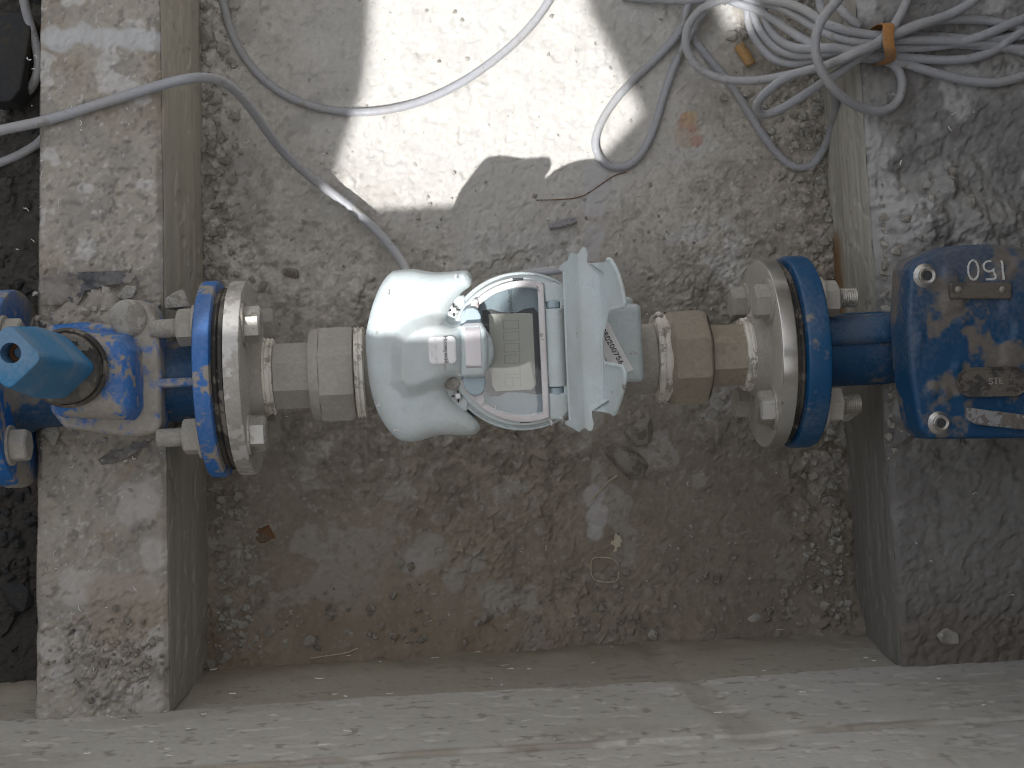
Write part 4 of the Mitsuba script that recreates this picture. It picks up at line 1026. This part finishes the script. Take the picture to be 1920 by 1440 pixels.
# coil of cable on the edge of the right block
cz = lambda pts: [(1080 + a / 2.2857, b / 2.2857, c) for a, b, c in pts]
coil = thing('cable_coil', 'coil of grey cable held by an orange band on the right block', 'cable coil')
B0 = BT + 0.001
strands = [
    [(700, -40, .05), (800, -5, .07), (905, 15, .10), (985, 45, .13), (1060, 95, .15), (1140, 125, .165), (1240, 147, B0 + .004), (1320, 152, B0 + .006), (1430, 156, B0 + .004), (1560, 158, B0), (1700, 168, B0), (1850, 160, B0), (1990, 140, B0)],
    [(640, -40, .04), (800, 10, .055), (895, 40, .09), (980, 90, .12), (1070, 140, .15), (1170, 178, .166), (1260, 188, B0 + .004), (1330, 188, B0 + .004), (1480, 188, B0), (1640, 190, B0), (1780, 200, B0), (1990, 218, B0)],
    [(735, -30, .03), (735, 60, .030), (752, 135, .035), (795, 205, .05), (850, 252, .065), (915, 272, .085), (985, 268, .11), (1040, 250, .135), (1110, 228, .157), (1200, 214, B0 + .002), (1320, 206, B0 + .006), (1450, 205, B0 + .003), (1590, 192, B0 + .003), (1720, 160, B0 + .006), (1840, 112, B0 + .006), (1990, 50, B0)],
    [(755, -30, .04), (760, 50, .04), (785, 120, .045), (830, 180, .06), (890, 222, .085), (960, 238, .11), (1030, 234, .14), (1110, 226, .165), (1220, 232, B0 + .008), (1330, 238, B0 + .004), (1450, 250, B0), (1590, 258, B0), (1710, 246, B0), (1800, 212, B0), (1870, 160, B0 + .003), (1990, 90, B0)],
    [(800, -20, .05), (808, 60, .055), (835, 130, .06), (885, 180, .085), (950, 206, .115), (1030, 208, .15), (1110, 206, .175), (1210, 226, B0 + .012), (1320, 255, B0 + .003), (1440, 283, B0), (1560, 318, B0), (1690, 348, B0), (1800, 354, B0), (1880, 338, B0), (1990, 300, B0)],
    [(1430, -40, B0 + .004), (1412, 15, B0 + .006), (1385, 75, B0 + .010), (1345, 135, B0 + .016), (1290, 185, B0 + .018), (1220, 242, B0 + .014), (1130, 310, B0 + .004), (1060, 352, .145), (985, 402, .125), (900, 455, .11), (835, 487, .10), (795, 488, .10), (776, 462, .105), (792, 420, .115), (840, 375, .125), (910, 328, .14), (1000, 300, .155), (1090, 276, B0 + .010), (1180, 240, B0 + .018), (1270, 195, B0 + .020), (1350, 158, B0 + .018), (1430, 118, B0 + .014), (1520, 90, B0 + .008), (1640, 82, B0 + .004), (1760, 88, B0), (1900, 120, B0), (1990, 150, B0)],
    [(1350, 155, B0 + .022), (1480, 105, B0 + .018), (1590, 66, B0 + .012), (1680, 20, B0 + .012), (1760, -40, B0 + .010)],
    [(200, -12, f_()), (330, 2, f_(.004)), (460, 14, f_(.010)), (600, 8, f_(.016)), (690, 14, .035), (770, 40, .05), (850, 85, .07), (920, 135, .10), (1000, 182, .13), (1080, 212, .16), (1170, 222, B0 + .016), (1260, 200, B0 + .012), (1330, 175, B0 + .010), (1460, 172, B0 + .010), (1600, 178, B0 + .006), (1800, 196, B0), (1990, 240, B0)],
    [(660, -8, .045), (590, 10, .040), (525, 50, .036), (482, 110, .034), (470, 170, .034), (480, 225, .034), (512, 275, .034), (562, 315, .036), (640, 340, .045), (740, 347, .062), (850, 334, .085), (950, 312, .115), (1040, 290, .145), (1120, 262, B0 + .020), (1200, 226, B0 + .027), (1270, 200, B0 + .024), (1320, 180, B0 + .014), (1400, 168, B0 + .004)],
    [(575, -20, f_()), (540, 55, f_(.004)), (505, 110, f_(.002)), (505, 160, f_()), (540, 212, f_()), (590, 275, f_()), (645, 340, f_()), (700, 418, f_()), (755, 505, f_()), (810, 590, f_()), (860, 655, f_()), (910, 702, f_()), (960, 720, f_()), (1010, 706, f_()), (1055, 650, .014), (1090, 570, .03), (1108, 490, .055), (1110, 430, .075), (1095, 375, .10), (1070, 335, .125), (1050, 300, .14)],
    [(1150, -40, B0 + .03), (1120, 5, B0 + .034), (1075, 55, B0 + .036), (1042, 110, B0 + .036), (1026, 175, B0 + .036), (1030, 240, B0 + .036), (1055, 310, B0 + .034), (1100, 375, B0 + .030), (1160, 428, B0 + .022), (1230, 465, B0 + .012), (1295, 478, B0 + .006), (1350, 462, B0 + .002), (1388, 415, B0), (1398, 350, B0), (1378, 295, B0), (1330, 262, B0), (1240, 250, B0), (1150, 262, .15)],
    [(1040, -30, .10), (1046, 20, .10), (1060, 70, .11)],
    [(1080, -30, .15), (1120, 20, .155), (1165, 70, B0), (1215, 112, B0)],
]
for s in strands:
    obj('strand', cable_mesh(cz(s), 0.0040), 'm_cable', coil, smooth=True)
obj('loose_cable_end', cable_mesh([(1300, -30, f_(.012)), (1285, 20, f_(.008)), (1272, 62, f_(.004)), (1232, 108, f_()), (1190, 148, f_()), (1152, 190, f_()), (1126, 232, f_()), (1116, 268, f_()), (1126, 298, f_()), (1150, 313, f_()), (1182, 308, f_()), (1208, 280, f_()), (1228, 236, f_()), (1243, 185, f_()), (1260, 135, f_()), (1280, 90, f_(.003)), (1305, 45, f_(.01)), (1330, 0, f_(.02)), (1345, -40, f_(.03))]), 'm_cable', smooth=True,
    label='slim loop of grey cable hanging into the sunlit patch left of the coil', cat='cable')
bpx = P(1662, 90, B0 + 0.02)
ang = np.linspace(0, 2 * np.pi, 49)
bw_ = 0.0050
yb = [P(1662, 118, B0)[1] - 0.002, P(1660, 57, B0)[1] + 0.002]
cy_, hy_ = sum(yb) / 2, (yb[1] - yb[0]) / 2
Vr = []
for a in ang:
    ca, sa = math.cos(a), math.sin(a)
    yq = cy_ + hy_ * np.sign(ca) * abs(ca) ** 0.7; zq = B0 + 0.011 + 0.0195 * np.sign(sa) * abs(sa) ** 0.8
    wv = 0.0016 * math.sin(3 * a)
    for x_, o in ((-bw_, 0.0), (-bw_ + 0.0006, 0.0008), (0, 0.0011), (bw_ - 0.0006, 0.0008), (bw_, 0.0)):
        Vr.append((bpx[0] + x_ + wv - 0.04 * (yq - cy_), yq + o * ca, zq + o * sa))
obj('cable_band', (np.array(Vr), grid_faces(49, 5)), 'm_orange', smooth=True, label='orange rubber band tied around the grey cable coil', cat='band')

# ------------------------------------------------------------------ things lying about
def on_floor(px, py, lift=0.0):
    q = P(px, py, 0.004)
    return np.array([q[0], q[1], float(floor_h(np.array([q[0]]), np.array([q[1]]))[0]) + lift])


def lay(name, mesh, px, py, m, label, cat, ang=0.0, lift=0.0, z=None, group=None, smooth=30):
    q = on_floor(px, py, lift) if z is None else P(px, py, z)
    return obj(name, xf(mesh, rot=[0, 0, 1], ang=ang, at=q), m, smooth=smooth, label=label, cat=cat, group=group)


rocks = [  # px, py, size in mm, seed, angle, material, label, height (None: the floor)
    (388, 70, (18, 26, 12), 11, 0.1, 'm_stone', 'flat pale stone below the arc cable, near the top of the narrow block', None),
    (238, 548, (17, 10, 8), 12, 0.2, 'm_stone', 'smooth pale pebble on the narrow block above the bolt hole lobe', 0.176),
    (390, 318, (12, 16, 8), 13, 0.5, 'm_stone', 'greyish stone against the foot of the narrow block, above its middle', None),
    (418, 95, (14, 12, 8), 14, 1.0, 'm_stone', 'small stone just right of the flat pale stone', None),
    (545, 512, (16, 9, 7), 15, -0.2, 'm_dark_stone', 'flat brown stone above the dull steel flange', None),
    (1162, 862, (58, 27, 20), 16, -0.5, 'm_dark_stone', 'large dark wedge shaped chunk below the open lid', None),
    (1205, 806, (30, 26, 16), 17, 0.6, 'm_dark_stone', 'rounded dark chunk under the right pipe union', None),
    (1568, 856, (10, 9, 8), 18, 0.3, 'm_stone', 'pale pebble below the dark blue flange at the block foot', None),
    (1563, 938, (13, 11, 8), 19, 0.2, 'm_stone', 'tan pebble at the foot of the wide block, second below the flange', None),
    (1778, 1196, (17, 16, 10), 20, 0.4, 'm_stone', 'blue grey stone on the wide block near its lower end', 0.159),
    (1372, 48 + 20, (11, 10, 8), 21, 0.0, 'm_stone', 'round pebble beside the orange foam plug', None),
    (1512, 238, (15, 10, 9), 22, 0.1, 'm_stone', 'oval pale pebble inside the big cable loop by the wide block', None),
    (1528, 240, (10, 12, 9), 23, 0.4, 'm_stone', 'pale pebble touching the wide block inside the big cable loop', None),
    (582, 1200, (19, 14, 10), 24, 0.4, 'm_dark_stone', 'half buried brown stone near the straw at the pit wall', None),
    (425, 1228, (15, 11, 9), 25, 0.4, 'm_dark_stone', 'brown stone in the corner between narrow block and pit wall', None),
    (404, 1240, (10, 12, 9), 26, 0.2, 'm_dark_stone', 'outermost brown stone in the corner of narrow block and wall', None),
    (1220, 1187, (9, 12, 8), 27, 0.0, 'm_stone', 'tan stone by the pit wall below the right union', None),
    (1590, 612, (13, 13, 12), 28, 0.0, 'm_stone', 'pale mortar lump behind the upper right flange nut', 0.165),
    (1588, 775, (16, 14, 12), 29, 0.0, 'm_stone', 'pale mortar lump behind the lower right flange nut', 0.165),
    (165, 805, (20, 11, 9), 30, 0.0, 'm_stone', 'grey mortar lump below the square stem cap', 0.172),
    (96, 815, (16, 20, 10), 31, 0.0, 'm_stone', 'grey mortar lump at the left edge of the narrow block', 0.165),
    (1690, 455, (22, 15, 9), 32, 0.4, 'm_dark_stone', 'olive brown lump at the upper left corner of the strainer cover', 0.172),
    (1722, 440, (16, 10, 8), 33, 0.2, 'm_dark_stone', 'smaller olive brown lump beside the clear plastic scrap', 0.175),
    (330, 565, (20, 15, 12), 34, 0.3, 'm_stone', 'mortar lump at the upper left flange nut', 0.165),
    (35, 1110, (22, 36, 14), 35, 0.5, 'm_slate', 'dark slab of rubble left of the narrow block', None),
    (1352 + 60, 1155, (14, 9, 5), 36, -0.3, 'm_stone', 'flat pale chip near the pit wall right of the middle', None),
]
for (px, py, sz, sd, an, m, txt, z) in rocks:
    lay('stone', stone(np.array(sz) / 1000.0 * 1.05, sd, 3, rough=0.5), px, py, m, txt, 'stone', an, 0.001, z, smooth=35)
lay('rust_stone', stone((0.024, 0.017, 0.010), 51, 3), 502, 1001, 'm_rust', 'rust brown stone on the floor below the left union', 'stone', 0.1, 0.0, smooth=35)
plug = lathe([(-0.0115, 0), (-0.0115, 0.0040), (-0.0100, 0.0052), (0.0100, 0.0052), (0.0115, 0.0040), (0.0115, 0)], 20, (0, 0, 0), 'x', 0, 0.12, 4)
lay('foam_plug', plug, 1396, 103, 'm_foam', 'small orange foam ear plug on the floor beside the coil', 'plug', -1.05, 0.004)
anc = [lathe([(-0.0135, 0), (-0.0135, 0.0036), (-0.004, 0.0042), (0.011, 0.0036), (0.0135, 0.0030), (0.0135, 0)], 16, (0, 0, 0), 'x')]
anc += [bx(-0.011, 0.012, -0.0004 + o, 0.0004 + o, 0.0034, 0.0046, 0.0002) for o in (-0.0018, 0.0018)] + [bx(-0.005 + 0.005 * i, -0.002 + 0.005 * i, -0.0035, 0.0035, 0.0030, 0.0044, 0.0003) for i in range(3)]
lay('wall_plug', trimesh.util.concatenate(anc), 1055, 419, 'm_anchor', 'small grey plastic wall plug on the floor above the register', 'wall plug', 0.2, 0.003)
ang = np.linspace(0, 2 * np.pi, 40)
sp = []
for a in ang[:-2]:
    p_ = on_floor(1135 + 26 * np.sign(math.cos(a)) * abs(math.cos(a)) ** 0.6, 1070 + 23 * np.sign(math.sin(a)) * abs(math.sin(a)) ** 0.6 + 4 * math.cos(a), 0.0012); sp.append(p_)
obj('string_loop', tube(np.array(sp), 0.0006, 6), 'm_straw', smooth=True, label='pale squarish loop of string on the floor below the meter', cat='string')
obj('straw', tube(spline([on_floor(x_, y_, 0.0015) for x_, y_ in ((586, 1225), (620, 1221), (650, 1216), (672, 1208))], 0.003), 0.0006, 5), 'm_straw', smooth=True, label='dry straw lying by the pit wall', cat='straw')
obj('straw', tube(spline([on_floor(x_, y_, 0.0015) for x_, y_ in ((1108, 940), (1122, 925), (1140, 905), (1158, 892))], 0.003), 0.0008, 5), 'm_straw', smooth=True, label='dry stalk below the dark wedge shaped chunk', cat='straw')
obj('straw', tube(spline([on_floor(x_, y_, 0.0012) for x_, y_ in ((1005, 375), (1050, 374), (1090, 368), (1120, 350), (1150, 330), (1175, 322))], 0.003), 0.0005, 5), 'm_rust', smooth=True, label='thin brown rootlet crossing the pale smear above the lid', cat='rootlet')
lf = Polygon([(-6, -9), (-3, -5), (-4, -2), (-7, 0), (-5, 3), (-2, 3), (-1, 7), (2, 11), (3, 7), (6, 6), (5, 3), (7, 1), (4, -2), (3, -6), (0, -5), (-2, -10)])
leaf = pillow(shapely.affinity.scale(lf, 0.0009, 0.0009, origin=(0, 0)), 0.0018, 0.0010, 0.0001, 0.0015, lambda x, y, d: 0.0018 * f2(x, y, 300, 2, 9))
lay('dry_leaf', leaf, 1157, 1018, 'm_straw', 'crumpled pale dry leaf above the string loop', 'leaf', 0.2)


def scrap(px_poly, zfn, m, name, label, cat, amp, fr, sd):
    p, tri, edge, d = triangulate(Polygon(px_poly), 5.0)
    V = np.array([P(a, b, zfn(a, b)) for a, b in p])
    V[:, 2] += amp * (f2(V[:, 0], V[:, 1], fr, 3, sd) - 0.3) + 0.4 * amp * np.abs(f2(V[:, 0], V[:, 1], fr * 2.5, 2, sd + 1) - 0.5)
    n = len(V)
    ed = edge[:, ::-1]
    side = np.vstack([np.c_[ed[:, 1], ed[:, 0], ed[:, 0] + n], np.c_[ed[:, 1], ed[:, 0] + n, ed[:, 1] + n]])
    obj(name, (np.vstack([V, V - [0, 0, 0.0008]]), np.vstack([tri[:, ::-1], tri + n, side])), m, smooth=35, label=label, cat=cat)


scrap([(80, 520), (115, 512), (170, 510), (225, 508), (258, 514), (250, 530), (205, 535), (160, 545), (150, 570), (95, 572), (84, 550)], lambda a, b: 0.168, 'm_rag', 'plastic_scrap', 'crumpled black plastic scrap on the narrow block above the stem cap', 'plastic scrap', 0.014, 60, 501)
scrap([(183, 862), (205, 848), (240, 838), (265, 822), (300, 815), (272, 836), (250, 852), (215, 868), (190, 872)], lambda a, b: 0.160, 'm_rag', 'plastic_scrap', 'thin black plastic strip on the narrow block below the valve', 'plastic scrap', 0.010, 70, 502)
scrap([(1716, 455), (1752, 430), (1765, 412), (1785, 425), (1830, 420), (1815, 440), (1800, 452), (1760, 450), (1735, 468)], lambda a, b: 0.172, 'm_film', 'clear_film', 'crumpled clear plastic film at the upper edge of the strainer cover', 'plastic film', 0.016, 60, 503)
# dark panel lying in the left compartment
pn = Polygon(PP([(-80, 24), (44, 22), (60, 40), (50, 100), (38, 168), (20, 190), (-80, 198)], 0.05))
obj('dark_panel', pillow(pn, 0.05, 0.04, 0.002, 0.004, lambda x, y, d: 0.001 * (f2(x, y, 40, 3, 511) - 0.5)), 'm_slate', label='dark slate coloured panel in the compartment at the top left corner', cat='panel')

# ------------------------------------------------------------------ gravel, shavings
def scatter(n, fn, smin, smax, seed):
    r = np.random.default_rng(seed)
    base = [stone((1, 0.85, 0.75), 900 + k, 1) for k in range(10)]
    Vs, Fs, o = [], [], 0
    for k in range(n):
        x, y, z = fn(r)
        b = base[r.integers(10)]; s = smin + (smax - smin) * r.random() ** 3
        v = b.vertices @ trimesh.transformations.random_rotation_matrix(r.random(3))[:3, :3].T * s
        v[:, 2] *= 0.75
        Vs.append(v + [x, y, z + 0.18 * s]); Fs.append(b.faces + o); o += len(v)
    return trimesh.Trimesh(np.vstack(Vs), np.vstack(Fs), process=False)


FH = lambda x, y: float(floor_h(np.array([x]), np.array([y]))[0])


def g_left(r):
    y = r.uniform(-0.30, 0.34); x = -0.222 + abs(r.normal(0, 0.020)) + 0.006 * r.random(); return x, y, FH(x, y)


def g_right(r):
    y = r.uniform(-0.30, 0.34); x = 0.392 - abs(r.normal(0, 0.022)); return x, y, FH(x, y)


def g_any(r):
    x, y = r.uniform(-0.24, 0.40), r.uniform(-0.305, 0.34); return x, y, FH(x, y)


def g_wall(r):
    x = r.uniform(-0.24, 0.40); y = WALLY + 0.006 + abs(r.normal(0, 0.03)); return x, y, FH(x, y)


def g_coil(r):
    q = P(r.normal(1480, 50), r.normal(210, 70), 0); return float(q[0]), float(q[1]), FH(float(q[0]), float(q[1]))


def g_dark(r):
    x, y = r.uniform(-0.45, -0.35), r.uniform(-0.3, 0.34); return x, y, FH(x, y)


def g_mort(r):
    a = r.uniform(0, 6.283); rr = 1 + 0.25 * r.normal(); x, y = -0.275 + 0.058 * rr * math.cos(a), -0.018 + 0.066 * rr * math.sin(a)
    x = min(max(x, -0.335), -0.232); return x, y, 0.157 + float(left_heap(np.array([x]), np.array([y]))[0])


def g_mort2(r):
    a = r.uniform(1.2, 5.1); rr = 1 + 0.2 * r.normal(); x, y = 0.435 + 0.085 * rr * math.cos(a), -0.005 + 0.098 * rr * math.sin(a)
    x = max(x, 0.39); return x, y, 0.157 + float(right_heap(np.array([x]), np.array([y]))[0])


def g_end(r):
    q = P(r.normal(215, 45), r.normal(1235, 35), 0.157); x = min(max(float(q[0]), -0.345), -0.245); return x, float(q[1]), 0.159


obj('gravel', scatter(1000, g_left, .002, .013, 1), 'm_stone', smooth=False, kind='stuff', label='loose grey gravel along the foot of the narrow block', cat='gravel')
obj('gravel', scatter(800, g_right, .002, .012, 2), 'm_stone', smooth=False, kind='stuff', label='loose gravel along the foot of the wide block', cat='gravel')
obj('gravel', scatter(700, g_any, .0010, .0055, 3), 'm_stone', smooth=False, kind='stuff', label='fine brown grit strewn over the pit floor', cat='grit')
obj('gravel', scatter(420, g_wall, .0015, .010, 4), 'm_dark_stone', smooth=False, kind='stuff', label='brown crumbs along the foot of the pit wall', cat='gravel')
obj('gravel', scatter(130, g_coil, .003, .012, 5), 'm_stone', smooth=False, kind='stuff', label='pale pebbles under the cable loops', cat='gravel')
obj('gravel', scatter(220, g_dark, .002, .014, 6), 'm_slate', smooth=False, kind='stuff', label='dark rubble in the compartment left of the narrow block', cat='rubble')
obj('gravel', scatter(200, g_mort, .003, .012, 7), 'm_stone', smooth=False, kind='stuff', label='mortar crumbs packed around the gate valve', cat='crumbs')
obj('gravel', scatter(170, g_mort2, .003, .012, 8), 'm_stone', smooth=False, kind='stuff', label='mortar crumbs packed around the strainer', cat='crumbs')
obj('gravel', scatter(160, g_end, .003, .010, 9), 'm_dark_stone', smooth=False, kind='stuff', label='lumpy crumbs on the lower end of the narrow block', cat='crumbs')


def flakes(n, seed):
    r = np.random.default_rng(seed); ms = []
    for k in range(n):
        u = r.random()
        if u < 0.55:
            x, y = r.uniform(-0.22, 0.37), r.uniform(-0.30, 0.33); z = FH(x, y) + 0.0008; nrm_ = None
        elif u < 0.75:
            x, y = r.uniform(-0.345, -0.245), r.uniform(-0.30, 0.30); z = 0.160
        elif u < 0.85:
            x, y = r.uniform(0.40, 0.50), r.uniform(-0.3, 0.28); z = 0.160
        else:
            x, z = r.uniform(-0.35, 0.5), r.uniform(0.02, 0.34); y = WALLY + 0.002
        L = r.uniform(0.0012, 0.0055) * (1.5 if u > 0.85 else 1); a = r.uniform(0, 6.283); bend = r.normal(0, 1.3)
        t = np.linspace(-0.5, 0.5, 5)
        px_, py_ = L * t * np.cos(a + bend * t), L * t * np.sin(a + bend * t)
        if u < 0.85: q = np.c_[x + px_, y + py_, z + 0.0003 * np.cos(3 * t)]
        else: q = np.c_[x + px_ * 1.3, np.full(5, y) + 0.0006, z + py_ * 0.7]
        ms.append(tube(q, r.uniform(0.00022, 0.00050), 4))
    for a, b in ((165, 1060), (320, 1080), (435, 1075), (640, 1160), (275, 1210), (300, 765), (270, 825), (430, 1130), (230, 915), (360, 985), (1240, 1165), (1305, 1140), (890, 1070), (220, 365), (640, 265)):
        q = P(*zo([(a, b)])[0], ZB)
        t = np.linspace(-0.5, 0.5, 5); L = r.uniform(0.002, 0.005); g = r.uniform(0, 6.283)
        ms.append(tube(np.c_[q[0] + L * t * np.cos(g + t), q[1] + L * t * np.sin(g + t), q[2] + 0.0006 + 0 * t], r.uniform(0.0003, 0.0006), 4))
    return trimesh.util.concatenate(ms)


obj('plastic_shavings', flakes(300, 5), 'm_flake', kind='stuff', label='tiny white plastic shavings strewn over floor, blocks and wall', cat='shavings')
